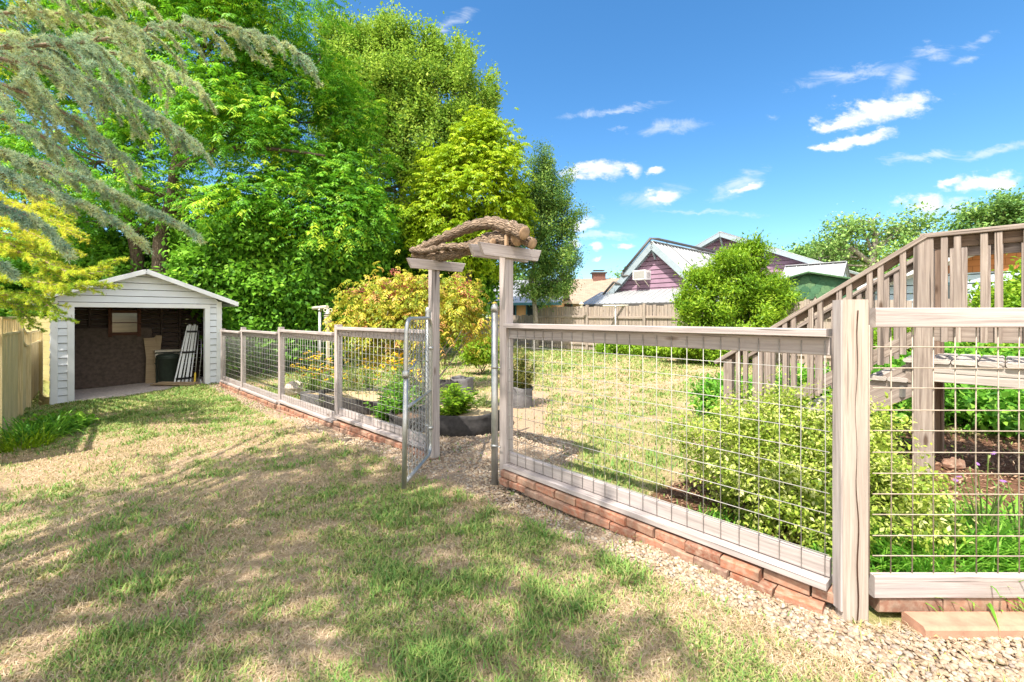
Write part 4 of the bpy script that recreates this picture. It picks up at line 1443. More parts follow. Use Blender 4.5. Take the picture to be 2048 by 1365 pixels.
for s_ in (-1, 1):
    a.bar(G(1.5, -.272, apx + .03), G(1.5 + s_ * 1.81, -.272, apx + .03 - 1.81 * gs), .024, .10, up=UP, side=GARB)
    a.bar(G(1.5, -.12, apx + .035), G(1.5 + s_ * 1.78, -.12, apx + .035 - 1.78 * gs), .28, .018, up=UP, side=GARB)
    a.bar(G(1.5 + s_ * 1.81, -.27, apx + .03 - 1.81 * gs), G(1.5 + s_ * 1.81, GD + .2, apx + .03 - 1.81 * gs), .024, .1)
a.build('fascia', M['white'], gt)
a = MB(); a.prism([G(.03, .0, -.222), G(GW - .03, .0, -.318), G(GW - .03, 3.0, -.318), G(.03, 3.0, -.222)], V(0, 0, -.04)); a.build('floor', M['concrete'], gt)
a = MB()
IB = 1.92
lap(a, G(.03, IB, 0), G(GW - .03, IB, 0), -.3, 2.0, .12, GO)
for u_ in (.15, .55, .95, 1.4, 2.35, 2.8):
    a.bar(G(u_, IB - .05, -.28), G(u_, IB - .05, 2.0), .05, .08, up=GO)
for tt in (.04, GW - .04):
    a.prism([G(tt, .16, -.4), G(tt, IB, -.4), G(tt, IB, 1.9), G(tt, .16, 1.9)], GARL * .01 * (1 if tt < 1 else -1))
a.prism([G(.05, .1, 1.93), G(GW - .05, .1, 1.93), G(GW - .05, IB, 1.93), G(.05, IB, 1.93)], V(0, 0, .02))
a.build('inner_wall', M['dark'], gt)
a = MB(); a.bar(G(1.16, IB - .115, .44), G(2.97, IB - .115, .44), .012, 1.46); a.build('wall_panel', M['board'], gt)
a = MB()
wc, wz, ww, wh = 1.70, 1.30, .56, .56
wb = IB - .135
for du, dz, l_, h_ in ((-ww / 2, 0, .075, wh + .15), (ww / 2, 0, .075, wh + .15), (0, wh / 2, ww, .075), (0, -wh / 2, ww, .075), (0, 0, ww, .02)):
    a.bar(G(wc + du - l_ / 2, wb, wz + dz), G(wc + du + l_ / 2, wb, wz + dz), .05, h_)
wf = a.build('window', M['brownframe'], gt)
m, nt, out = new_mat('reflection_glass')  # yellowish bands paint a sunlit reflection into the pane colour
pp = pbsdf(nt, out, mixc(nt, noise(nt, mapped(nt, posv(nt), (.5, .5, 6)), 3, 3), (.10, .085, .03), (.24, .20, .08)), .08, spec=1.0)
a = MB(); a.bar(G(wc - ww / 2, wb + .012, wz), G(wc + ww / 2, wb + .012, wz), .006, wh); a.build('pane', m, wf)

# things kept in the garage
def gfl(px, py_, d):
    p = at(px, py_, d); return p
tc = thing('trash_can', 'dark green plastic trash can inside the garage', 'trash can', G(.90, 1.15, -.24))
c = G(.90, 1.15, -.24)
a = MB(); a.lathe(c, [(.2, 0), (.205, .02), (.235, .62), (.255, .63), (.255, .67)], 22); a.build('body', M['can'], tc)
a = MB(); a.lathe(c + V(0, 0, .67), [(.26, 0), (.262, .03), (.2, .07), (.06, .09), (0, .09)], 22); a.build('lid', M['can'], tc)
for s_ in (-1, 1):
    a = MB(); e_ = GARL * s_ * .255; a.tube([c + e_ + V(0, 0, .5) + GO * .06, c + e_ * 1.12 + V(0, 0, .52), c + e_ + V(0, 0, .5) - GO * .06], .012, 6); a.build('handle', M['can'], tc)
sc_ = thing('storage_cabinet', 'old pale topped cabinet behind the trash can', 'cabinet', G(.82, 1.6, -.28))
a = MB(); a.bar(G(.55, 1.58, .12), G(1.12, 1.58, .12), .3, .8); a.build('body', M['can'], sc_)
a = MB(); a.bar(G(.52, 1.56, .56), G(1.15, 1.56, .56), .36, .05); a.bar(G(.53, 1.42, .45), G(1.14, 1.42, .45), .015, .1); a.build('top', M['birdpale'], sc_)
a = MB()
a.prism([G(1.32, 1.55, -.26), G(1.02, 1.5, -.26), G(1.05, 1.55, .25), G(.96, 1.7, .95), G(1.08, 1.7, .97), G(1.12, 1.7, .90), G(1.34, 1.7, .90), G(1.30, 1.6, .4)], GO * .008)
tag(a.build('plywood_sheet', M['plywood']), 'ragged brown board leaning on the dark garage wall', 'board')
wp = thing('door_panel', 'white bundled slats with black straps leaning by the garage door frame', 'panel', G(.62, .5, -.28))
for i in range(5):
    a = MB()
    a.bar(G(.90 - i * .085, .42 + .02 * i, -.225), G(.56 - i * .052, .80, 1.22 + .03 * (i % 2)), .055 if i % 2 else .03, .03, up=GO)
    a.build('slat', M['white'], wp)
for k_ in (.12, .55, .9):
    a = MB()
    p0 = G(.90, .42, -.26).lerp(G(.56, .80, 1.22), k_) + GO * .035
    p1 = G(.56, .50, -.26).lerp(G(.35, .80, 1.22), k_) + GO * .035
    a.bar(p0, p1, .02, .05); a.build('strap', M['black'], wp)
for i, (t0, b0, t1, b1, z_) in enumerate(((1.25, 1.0, .45, .02, -.232), (1.2, .86, .60, .0, -.2), (1.05, .70, .38, .12, -.228), (1.12, .76, .52, .06, -.168))):
    a = MB(); a.bar(G(t0, b0, z_), G(t1, b1, z_), .13, .03)
    tag(a.build('plank', M['plywood']), ['wide loose plank at the bottom of the pile by the trash can', 'loose plank lying across the middle of the floor pile', 'short plank on the garage floor nearest the door frame', 'topmost loose plank on the garage floor pile'][i], 'plank', 'planks on the garage floor')
br = thing('broom', 'long handled broom with yellow grip in the garage corner', 'broom', G(.5, .25, -.28))
a = MB(); a.tube([G(.50, .22, .05), G(.36, .55, 1.1)], .011, 8); a.build('shaft', M['galv'], br)
a = MB(); a.tube([G(.535, .14, -.24), G(.50, .22, .06)], .02, 8); a.build('grip', M['yellowplastic'], br)
br = thing('garden_rake', 'thin metal rod tool leaning right beside the white door frame', 'tool', G(.42, .25, -.28))
a = MB(); a.tube([G(.46, .12, -.26), G(.36, .3, .5), G(.355, .34, .9)], .009, 8); a.build('shaft', M['galv'], br)
a = MB(); a.tube([G(.46, .12, -.26), G(.40, .1, -.2), G(.42, .1, -.1)], .012, 8); a.build('head', M['galv'], br)
# ================================================================== foliage
def unit(v):
    return v / np.maximum(np.linalg.norm(v, axis=-1, keepdims=True), 1e-9)

def leaf_geo(P, d, nr, L, Wd, tint, droop=.12):
    """four-point leaves, folded a little along the tip"""
    side = unit(np.cross(d, nr))
    k = len(P)
    v = np.empty((k, 4, 3))
    L = L[:, None]
    Wd = Wd[:, None]
    v[:, 0] = P
    v[:, 1] = P + d * L * .42 + side * Wd * .5 + nr * L * .03
    v[:, 2] = P + d * L - nr * L * droop
    v[:, 3] = P + d * L * .42 - side * Wd * .5 + nr * L * .03
    return v.reshape(-1, 3), np.arange(k * 4).reshape(-1, 4), np.repeat(np.clip(tint, 0, 1), 4)

def rdir(n, g):
    return unit(g.normal(size=(n, 3)))

def clusters(blobs, n, g, gap=.40, gs=1.1, shell=.45, seed=0):
    """cluster centres spread through ellipsoid lobes, denser to the outside, with holes"""
    w = np.array([b[1] * b[1] + b[1] * b[2] for b in blobs])
    w = w / w.sum()
    out, src = [], []
    for i, b in enumerate(blobs):
        m = int(n * w[i] * 2.2) + 6
        d = rdir(m, g)
        r = 1 - (1 - shell) * g.random(m) ** 1.4
        c = np.array(b[0])[None]
        p = c + d * r[:, None] * np.array([b[1], b[1], b[2]])[None] * (1 + .22 * (vnoise(d * 2.3 + i * 9, seed + 5) - .5)[:, None] * 2)
        ok = vnoise(p * gs + 3.1, seed) > gap
        p, d = p[ok], d[ok]
        k = max(3, int(n * w[i]))
        out.append(p[:k]); src.append(d[:k])
    return np.concatenate(out), np.concatenate(src)

def shoots(blobs, C, Dn, n, ln, g, up=.6, dens=7):
    """spray the outline with leafy shoots growing out of the lobes"""
    P, X = [], []
    for i in range(n):
        b = blobs[int(g.integers(0, len(blobs)))]
        d = g.normal(size=3); d[2] = abs(d[2]) + up
        d /= np.linalg.norm(d)
        o = np.array(b[0]) + d * np.array([b[1], b[1], b[2]]) * .85
        L = ln * g.uniform(.4, 1.2)
        e = d + np.array([0, 0, up]); e /= np.linalg.norm(e)
        for j in range(dens):
            P.append(o + e * L * (j + g.random()) / dens); X.append(e)
    return np.concatenate([C, np.array(P)]), np.concatenate([Dn, np.array(X)])

def crown_simple(C, Dn, per, cr, ls, g, droop=.3, tb=0.5, tv=.25, narrow=.5, flat=.7, lr=.48):
    n = len(C)
    k = n * per
    P = np.repeat(C, per, 0) + g.normal(size=(k, 3)) * cr * np.array([1, 1, flat])
    out = np.repeat(Dn, per, 0)
    d = unit(rdir(k, g) + out * .5 + np.array([0, 0, -droop]))
    nr = unit(rdir(k, g) * .55 + np.array([0, 0, .75]) + out * .35)
    nr = unit(nr - d * (nr * d).sum(1, keepdims=True))
    L = ls * g.uniform(1 - lr, 1 + lr, k) * np.repeat(g.uniform(.8, 1.2, n), per)
    ct = np.repeat(g.normal(size=n) * tv, per) if not hasattr(tb, '__len__') else np.repeat(tb + g.normal(size=n) * tv * .6, per)
    t = (tb if not hasattr(tb, '__len__') else 0) + ct + g.normal(size=k) * .12
    return leaf_geo(P, d, nr, L, L * narrow, t)

def crown_pinnate(C, Dn, fr, fl, pairs, ls, g, tb=.5, tv=.25, droop=.55, narrow=.3, up=.25):
    n = len(C)
    k = n * fr
    P0 = np.repeat(C, fr, 0) + g.normal(size=(k, 3)) * .15
    big = np.repeat(g.uniform(.72, 1.25, n), fr)
    out = np.repeat(Dn, fr, 0)
    d0 = unit(rdir(k, g) * np.array([1, 1, .5]) + out * .55 + np.array([0, 0, up]))
    FL = fl * g.uniform(.65, 1.25, k) * big
    ss = (np.arange(pairs) + 1.2) / (pairs + .7)
    Ps, ds, ns, Ls, ts = [], [], [], [], []
    tt = np.repeat(g.normal(size=n) * tv, fr) + tb + g.normal(size=k) * .08
    for s in ss:
        q = P0 + d0 * (FL * s)[:, None] + np.array([0, 0, -1.0]) * (FL * droop * s * s)[:, None]
        tg = unit(d0 + np.array([0, 0, -2.0 * droop * s]))
        sd = unit(np.cross(tg, np.array([0, 0, 1.0])))
        nr = unit(np.cross(sd, tg))
        for sg in (-1, 1):
            dd = unit(sd * sg + tg * .55 + np.array([0, 0, -.35]) + g.normal(size=(k, 3)) * .15)
            n2 = unit(nr + g.normal(size=(k, 3)) * .2)
            n2 = unit(n2 - dd * (n2 * dd).sum(1, keepdims=True))
            Ps.append(q); ds.append(dd); ns.append(n2); Ls.append(ls * (1.1 - .45 * abs(s - .45)) * g.uniform(.8, 1.15, k) * big); ts.append(tt + g.normal(size=k) * .06)
    P, d, nr, L, t = map(np.concatenate, (Ps, ds, ns, Ls, ts))
    return leaf_geo(P, d, nr, L, L * narrow, t, .2)

def join_geo(gs):
    v, f, t, o = [], [], [], 0
    for a, b, c in gs:
        v.append(a); f.append(b + o); t.append(c); o += len(a)
    return np.concatenate(v), np.concatenate(f), np.concatenate(t)

def wander(p0, p1, n, amp, g, sagv=0.0):
    p0, p1 = Vector(p0), Vector(p1)
    L = (p1 - p0).length
    out = []
    a, b, c = [g.normal() for _ in range(3)]
    for i in range(n + 1):
        s = i / n
        w = math.sin(PI * s)
        w2 = math.sin(2 * PI * s)
        out.append(p0.lerp(p1, s) + Vector((a * w + b * w2 * .5, b * w - c * w2 * .5, (c * w) * .5 - sagv * w)) * amp * L)
    return out

def limbs(mb, trunk, r0, r1, blobs, C, g, twigs=5, tr=.012):
    """trunk tube, a limb to each lobe and thin branches towards leaf clusters"""
    tp = smooth_path([Vector(p) for p in trunk], 5)
    n = len(tp)
    rr = [r0 + (r1 - r0) * (i / (n - 1)) ** .8 + (r0 * .5 * max(0, 1 - i / 4)) for i in range(n)]
    mb.tube(tp, rr, 12, wob=.08, seed=3)
    cv = np.array(C)
    for b in blobs:
        c = Vector(b[0])
        cand = [(abs((p - c).length - (c.z - p.z) * .3) + (4 if p.z > c.z + .3 else 0), i) for i, p in enumerate(tp) if i > n * .35]
        i = min(cand)[1]
        pth = wander(tp[i], c, 7, .07, g, -.04)
        rb = min(rr[i] * .62, .02 + b[1] * .045)
        mb.tube(pth, [rb + (tr - rb) * (j / 7) for j in range(8)], 8)
        dd = np.linalg.norm(cv - np.array(b[0]), axis=1)
        near = np.nonzero(dd < max(b[1], b[2]) * 1.15)[0]
        if len(near):
            for q in g.choice(near, min(twigs, len(near)), replace=False):
                s = pth[int(g.integers(3, 8))]
                e = Vector(cv[q])
                mb.tube(wander(s, e, 5, .08, g), [max(rb * .45, tr) + (.004 - max(rb * .45, tr)) * j / 5 for j in range(6)], 5)

def px_blobs(lst, D_, depth=1.0):
    """lobes surveyed from the photo: pixel centre, distance, pixel radii"""
    out = []
    for e_ in lst:
        px, py, rx, ry = e_[:4]
        z = D_ + (e_[4] if len(e_) > 4 else 0)
        out.append((tuple(at(px, py, z)), rx / FPX * z * depth, ry / FPX * z))
    return out

def tree(name, label, cat, base, trunk, blobs, leafm, barkm, seed, ncl, style, r0, r1, group=None, twigs=5, extra_limbs=(), gap=.4, gs=1.1, shell=.4, sh=None, **kw):
    g = np.random.default_rng(seed)
    t = thing(name, label, cat, base, group)
    C, Dn = clusters(blobs, ncl, g, gap, gs, shell, seed)
    if sh: C, Dn = shoots(blobs, C, Dn, *sh, g=g)
    if style == 'pinnate':
        v, f, ti = crown_pinnate(C, Dn, g=g, **kw)
    else:
        v, f, ti = crown_simple(C, Dn, g=g, **kw)
    np_mesh('crown', v, [f], leafm, t, ti)
    mb = MB()
    limbs(mb, trunk, r0, r1, blobs, C, g, twigs)
    for pts, ra, rb in extra_limbs:
        pp = smooth_path([Vector(p) for p in pts], 5)
        mb.tube(pp, [ra + (rb - ra) * i / (len(pp) - 1) for i in range(len(pp))], 9)
    mb.build('trunk', barkm, t)
    return t

ML = {}
ML['walnut'] = m_leaf('walnut_leaves', [(.02, .075, .008), (.045, .15, .010), (.085, .225, .014), (.17, .30, .02), (.30, .36, .02)], (.22, .5, .02), .42, gain=2.1)
ML['poplar'] = m_leaf('poplar_leaves', [(.04, .09, .015), (.085, .16, .022), (.15, .235, .03), (.24, .30, .045)], (.3, .45, .05), .4, spec=.12, gain=2.0)
ML['lime'] = m_leaf('lime_leaves', [(.06, .14, .008), (.14, .25, .01), (.25, .36, .012), (.36, .42, .02)], (.42, .55, .02), .42, gain=1.45)
ML['willow'] = m_leaf('willow_leaves', [(.02, .055, .016), (.045, .10, .025), (.09, .16, .035), (.17, .23, .05)], (.25, .4, .06), .36, spec=.12, gain=2.0)
ML['bush'] = m_leaf('bush_leaves', [(.02, .06, .008), (.045, .12, .010), (.085, .19, .015), (.16, .27, .025)], (.2, .45, .03), .4, spec=.2, gain=2.2)
ML['sumac'] = m_leaf('sumac_leaves', [(.13, .20, .02), (.30, .33, .03), (.46, .38, .05), (.50, .27, .10), (.46, .17, .10)], (.5, .42, .04), .42, gain=1.5)
ML['bright'] = m_leaf('bright_leaves', [(.04, .11, .008), (.10, .21, .012), (.18, .31, .018), (.28, .38, .03)], (.35, .55, .03), .4, gain=1.3)
ML['varieg'] = m_leaf('variegated_leaves', [(.09, .15, .02), (.20, .30, .03), (.34, .42, .06), (.50, .54, .14), (.62, .62, .30)], (.45, .55, .08), .36, gain=1.15)
ML['weed'] = m_leaf('weed_leaves', [(.03, .10, .012), (.07, .20, .02), (.13, .31, .03), (.22, .38, .05)], (.25, .55, .05), .4, gain=1.45)
ML['far'] = m_leaf('far_leaves', [(.03, .075, .02), (.065, .13, .03), (.11, .185, .045), (.17, .23, .065)], (.2, .36, .06), .3, gain=2.2)
ML['cedar'] = m_leaf('cedar_needles', [(.14, .24, .18), (.23, .36, .26), (.36, .48, .32), (.48, .55, .30), (.57, .59, .27)], (.4, .5, .28), .3, .6, spec=.15, gain=1.25)
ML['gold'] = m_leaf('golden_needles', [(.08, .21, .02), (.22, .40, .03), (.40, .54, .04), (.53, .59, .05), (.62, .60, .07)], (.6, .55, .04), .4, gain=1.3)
ML['pot'] = m_leaf('pot_plant_leaves', [(.06, .09, .02), (.14, .16, .035), (.24, .22, .06), (.33, .20, .09)], (.3, .3, .06), .3, gain=1.2)
ML['sage'] = m_leaf('sage_leaves', [(.12, .17, .07), (.2, .26, .09), (.3, .33, .12)], (.3, .4, .1), .3, gain=1.2)
ML['petal'] = m_leaf('yellow_petals', [(.70, .42, .01), (.85, .55, .015), (.9, .65, .03)], (.9, .6, .02), .25)
ML['purple'] = m_leaf('purple_petals', [(.28, .12, .4), (.42, .22, .55)], (.4, .2, .5), .25)
ML['seed'] = m_leaf('seed_heads', [(.34, .035, .06), (.46, .07, .10), (.55, .2, .16), (.58, .33, .2)], (.5, .2, .12), .25)

def gp3(px, d):
    p = at(px, 0, d)
    return V(p.x, p.y, g1(p.x, p.y))

# ---- big trees behind the garage
tD = 14.5
tb_ = gp3(318, tD)
B = px_blobs([(430, 90, 150, 120), (560, 40, 90, 90), (300, 20, 150, 110), (545, 190, 110, 90, .8), (460, 270, 120, 75, -.6), (590, 300, 120, 90, .6), (330, 200, 110, 110, 1), (420, 170, 80, 80, -1.2),
              (620, 400, 110, 80, .5), (480, -90, 200, 110), (640, 110, 70, 100, 1.2), (700, 240, 70, 80, 1.4), (690, 340, 90, 80, 1.4), (540, 400, 100, 56, -.5), (650, 455, 84, 50, -.3), (720, 430, 70, 60, .6), (470, 430, 80, 44, -.8)], tD)
tree('walnut_tree', 'tall tree with feathery drooping leaves and a dark forked trunk behind the garage', 'tree', tb_,
     [tb_ - V(0, 0, .3), at(320, 520, tD), at(325, 460, tD), at(343, 400, tD), at(350, 335, tD), at(372, 250, tD), at(400, 130, tD + .3), at(420, -20, tD + .5)],
     B, ML['walnut'], M['bark'], 11, 4500, 'pinnate', .25, .07, gap=.43, gs=.75, fr=4, fl=.52, pairs=6, ls=.135, tb=.46, tv=.26,
     extra_limbs=[([at(348, 345, tD), at(375, 325, tD - .3), at(420, 304, tD - .6), at(470, 297, tD - .8), at(560, 300, tD - .8), at(650, 312, tD - .7)], .13, .03),
                  ([at(345, 400, tD), at(310, 385, tD - .4), at(270, 370, tD - .6), at(230, 355, tD - .6)], .10, .03)])
tD2 = 15.5
tb2 = gp3(268, tD2)
B = px_blobs([(130, 330, 150, 110), (240, 330, 110, 90, -.8), (60, 200, 160, 140, .6), (180, 130, 130, 120, 1), (330, 390, 90, 70, -1), (200, 440, 120, 70), (60, 440, 120, 90), (20, 20, 160, 120), (200, -60, 180, 110), (290, 300, 80, 70, .5)], tD2)
tree('walnut_tree', 'second dark trunked tree with feathery leaves standing left of the forked one', 'tree', tb2,
     [tb2 - V(0, 0, .3), at(275, 540, tD2), at(268, 480, tD2), at(250, 400, tD2), at(220, 280, tD2), at(190, 120, tD2), at(160, -40, tD2)],
     B, ML['walnut'], M['bark'], 12, 2500, 'pinnate', .24, .07, gap=.42, gs=.75, fr=4, fl=.52, pairs=6, ls=.14, tb=.40, tv=.26)

# ---- poplar, lime green tree, willowy tree
pD = 21
pb = gp3(800, pD)
B = px_blobs([(692, 122, 50, 52), (745, 140, 60, 62, .6), (797, 112, 36, 42), (820, 165, 75, 70), (770, 220, 95, 85), (880, 215, 70, 66, -.5), (940, 190, 48, 52), (905, 140, 40, 36), (960, 235, 40, 46), (850, 290, 90, 75),
              (730, 300, 90, 80), (930, 290, 65, 60), (700, 200, 80, 80, .5), (674, 92, 24, 28), (760, 380, 90, 70), (850, 390, 90, 70), (760, 78, 22, 26), (860, 118, 30, 34)], pD)
tree('poplar_tree', 'tall pale green tree with upright plumes behind the walnut', 'tree', pb, [pb - V(0, 0, .3), at(800, 560, pD), at(805, 430, pD), at(800, 330, pD), at(790, 220, pD), at(770, 120, pD)],
     B, ML['poplar'], M['palebark'], 13, 2900, 'simple', .30, .05, gap=.50, gs=1.1, per=50, cr=.20, ls=.12, tb=.58, tv=.26, narrow=.62, droop=-.15, flat=1.25, sh=(110, .85))
lD = 17
lb = gp3(930, lD)
B = px_blobs([(960, 290, 52, 56), (1005, 275, 36, 34), (930, 335, 70, 60), (1000, 340, 46, 48, -.5), (880, 370, 58, 60), (960, 400, 72, 60, -.4), (1025, 300, 22, 26), (880, 430, 66, 52), (1000, 430, 52, 50), (930, 470, 80, 50), (1030, 410, 26, 34), (850, 460, 50, 50),
              (960, 250, 26, 26), (900, 520, 80, 45, .5), (990, 500, 50, 40, .5)], lD)
tree('lime_tree', 'yellow green leafy tree glowing behind the arbor log', 'tree', lb, [lb - V(0, 0, .3), at(935, 600, lD), at(938, 520, lD), at(945, 430, lD), at(955, 340, lD), at(962, 280, lD)],
     B, ML['lime'], M['bark'], 14, 1750, 'pinnate', .2, .04, gap=.38, gs=.95, fr=4, fl=.42, pairs=5, ls=.14, tb=.58, tv=.2, narrow=.42)
wD = 18.6
wb = gp3(1070, wD)
B = px_blobs([(1080, 370, 38, 44), (1110, 400, 36, 44), (1070, 430, 44, 46), (1112, 462, 34, 40), (1060, 500, 50, 50), (1105, 525, 40, 38), (1130, 500, 18, 26), (1062, 560, 44, 36), (1118, 560, 34, 28), (1100, 590, 36, 18), (1045, 400, 30, 40), (1085, 340, 18, 20), (1132, 450, 16, 18), (1135, 545, 16, 18), (1040, 460, 30, 40)], wD)
tree('willowy_tree', 'slender dark green tree leaning before the back fence and roofs', 'tree', wb, [wb - V(0, 0, .2), at(1071, 640, wD), at(1068, 600, wD), at(1062, 560, wD), at(1075, 500, wD), at(1085, 430, wD), at(1088, 370, wD)],
     B, ML['willow'], M['palebark'], 15, 900, 'simple', .13, .03, gap=.46, gs=1.9, sh=(70, .8), per=48, cr=.15, ls=.095, tb=.52, tv=.28, narrow=.42, droop=.35, flat=.9,
     extra_limbs=[([at(1066, 600, wD), at(1085, 590, wD), at(1105, 575, wD)], .07, .03)])

# ---- thicket: each bush its own thing
def bush(name, label, cat, px, D_, blobs, leafm, seed, ncl, per, cr, ls, tb=.5, tv=.22, group=None, stems=5, barkm='bark', gap=.36, gs=1.3, shell=.35, sr=.03, sh=None, **kw):
    g = np.random.default_rng(seed)
    b = gp3(px, D_)
    t = thing(name, label, cat, b, group)
    C, Dn = clusters(blobs, ncl, g, gap, gs, shell, seed)
    if sh: C, Dn = shoots(blobs, C, Dn, *sh, g=g)
    C[:, 2] = np.maximum(C[:, 2], b.z + .05)
    v, f, ti = crown_simple(C, Dn, per, cr, ls, g, tb=tb, tv=tv, **kw)
    v[:, 2] = np.maximum(v[:, 2], b.z - .05)
    np_mesh('foliage', v, [f], leafm, t, ti)
    mb = MB()
    for i in range(stems):
        bl = blobs[i % len(blobs)]
        s0 = b + V(g.normal() * .08, g.normal() * .08, -.1)
        pth = wander(s0, Vector(bl[0]), 7, .09, g)
        mb.tube(pth, [sr + (.006 - sr) * j / 7 for j in range(8)], 7)
        for q in range(5):
            e = Vector(C[g.integers(0, len(C))])
            s = pth[int(g.integers(3, 8))]
            if (e - s).length < max(bl[1], bl[2]) * 1.6:
                mb.tube(wander(s, e, 4, .08, g), [sr * .35 + (.003 - sr * .35) * j / 4 for j in range(5)], 5)
    mb.build('stem', M[barkm], t)
    return t
bg = 'dark green bushes behind the garage fence'
bush('leafy_bush', 'dark green broad leaved bush rising right beside the garage roof', 'bush', 480, 14.2, px_blobs([(470, 520, 75, 75), (420, 560, 60, 60, -.5), (520, 470, 70, 60), (450, 620, 60, 50, -.6), (530, 560, 60, 60, -.4)], 14.2), ML['bush'], 21, 900, 50, .22, .15, narrow=.6, group=bg, gs=.9)
bush('leafy_bush', 'tallest dark green bush filling the middle of the thicket', 'bush', 590, 14.8, px_blobs([(590, 545, 80, 58), (650, 510, 56, 42), (600, 590, 70, 56, -.6), (550, 625, 50, 45, -.8), (540, 500, 55, 40)], 14.8), ML['bush'], 22, 950, 50, .22, .15, narrow=.6, group=bg, gs=.9, tb=.46)
bush('leafy_bush', 'shadowy bush behind the left side of the pink tipped shrub', 'bush', 690, 15.5, px_blobs([(680, 500, 65, 70), (730, 470, 60, 60), (660, 590, 50, 55, -.8), (640, 640, 45, 40, -1.0)], 15.5), ML['bush'], 23, 800, 50, .22, .15, narrow=.6, group=bg, gs=.9, tb=.38)
bush('leafy_bush', 'low dark bush directly behind the garage', 'bush', 330, 17, px_blobs([(330, 540, 110, 70), (220, 530, 90, 70), (140, 560, 100, 90), (400, 500, 90, 60), (60, 600, 90, 80)], 17), ML['bush'], 24, 1100, 50, .26, .17, narrow=.6, group=bg, gs=.8, tb=.40)
bush('leafy_bush', 'dark bush in the shade behind the pink tipped shrub', 'bush', 820, 18.5, px_blobs([(790, 500, 70, 70), (850, 540, 70, 70), (760, 600, 70, 60), (900, 600, 60, 50), (960, 570, 50, 50)], 18.5), ML['bush'], 25, 1000, 46, .25, .16, narrow=.6, group=bg, gs=.8, tb=.36)
bush('leafy_bush', 'low shaded bush behind the wire bay nearest the garage', 'bush', 480, 12.8, px_blobs([(470, 690, 34, 40), (520, 680, 40, 40, .6), (580, 690, 40, 40, 1.0), (640, 680, 40, 44, 1.6)], 12.8), ML['bush'], 26, 700, 46, .2, .12, narrow=.6, group=bg, gs=1.1, tb=.40)

# ---- pink tipped shrub (feathery leaves, seed heads)
sD = 9.6
g = np.random.default_rng(31)
sb = gp3(850, sD)
st_ = thing('pink_tipped_shrub', 'yellow green shrub with pinkish flower heads left of the arbor', 'shrub', sb)
B = px_blobs([(740, 612, 48, 45), (790, 587, 52, 40), (850, 597, 55, 45), (720, 652, 36, 34, -.3), (800, 652, 60, 44, -.3), (880, 642, 50, 44), (935, 622, 42, 40), (960, 652, 26, 30), (770, 692, 50, 24), (850, 667, 50, 28), (920, 582, 40, 24, .3)], sD)
C, Dn = clusters(B, 620, g, .36, 1.8, .35, 31)
np_mesh('crown', *(lambda a: (a[0], [a[1]], ML['sumac'], st_, a[2]))(crown_pinnate(C, Dn, 5, .26, 5, .085, g, tb=.27, tv=.2, droop=.8, narrow=.34)))
mb = MB()
for i, bl in enumerate(B):
    s0 = sb + V(g.normal() * .05, g.normal() * .05, -.1)
    pth = wander(s0, Vector(bl[0]), 8, .07, g)
    mb.tube(pth, [.022 + (.006 - .022) * j / 8 for j in range(9)], 7)
    for q in range(4):
        e = Vector(C[g.integers(0, len(C))]); s = pth[int(g.integers(4, 9))]
        if (e - s).length < 1.0: mb.tube(wander(s, e, 4, .08, g), [.008, .007, .006, .005, .004], 5)
mb.build('stem', M['palebark'], st_)
top = C[np.argsort(-C[:, 2])[:260]]
hd = top[g.choice(len(top), 85, replace=False)] + np.array([0, 0, .10])
P = np.repeat(hd, 46, 0) + g.normal(size=(85 * 46, 3)) * np.array([.055, .055, .04])
k = len(P)
d = unit(rdir(k, g) + np.array([0, 0, .6]))
nr = unit(np.cross(d, rdir(k, g)))
L = g.uniform(.02, .045, k)
a_ = leaf_geo(P, d, nr, L, L * .7, np.repeat(g.random(85), 46))
np_mesh('flower_head', a_[0], [a_[1]], ML['seed'], st_, a_[2])

# ---- right hand bright bush in front of the back fence
bush('bright_bush', 'tall bright yellow green bush in front of the board fence', 'bush', 1460, 12.9,
     px_blobs([(1475, 560, 56, 38), (1432, 600, 60, 44), (1520, 605, 50, 44), (1395, 645, 44, 40), (1470, 655, 76, 46), (1545, 635, 34, 36), (1497, 530, 30, 26), (1405, 585, 32, 28), (1440, 700, 70, 28), (1375, 612, 22, 24), (1548, 592, 34, 18)], 12.9),
     ML['bright'], 41, 820, 46, .12, .095, narrow=.36, gs=1.7, gap=.42, tb=.58, tv=.24, droop=-.1, stems=9, sh=(90, .42))
lowg = 'low plants along the board fence'
for i, (px, D_, r, lab, tb) in enumerate(((1215, 16.3, 20, 'low green plant left of the grey clothesline pole by the fence foot', .45), (1262, 16, 24, 'low clump of plants right of the grey clothesline pole by the fence foot', .6), (1312, 14.9, 30, 'low leafy clump at the foot of the tall bright bush', .55),
                                       (1365, 13.2, 38, 'low yellow green mound spreading under the tall bright bush', .7))):
    bush('low_plant', lab, 'plant', px, D_, px_blobs([(px, 697, r, 17), (px + r * .6, 700, r * .7, 15)], D_), ML['bright'], 50 + i, 130, 30, .09, .085, narrow=.5, tb=tb, stems=3, group=lowg, sr=.012)
bush('small_shrub', 'small round bright green shrub seen through the gate opening', 'shrub', 962, 12.2, px_blobs([(965, 702, 26, 18), (945, 712, 14, 10), (985, 690, 14, 14)], 12.2), ML['bright'], 60, 180, 34, .1, .1, narrow=.5, tb=.62, sr=.014)
bush('small_shrub', 'small bluish green shrub in the shade beside the left arbor post', 'shrub', 893, 14.5, px_blobs([(893, 665, 18, 22), (905, 678, 14, 10)], 14.5), ML['bush'], 61, 120, 34, .1, .12, narrow=.6, tb=.55, sr=.014)

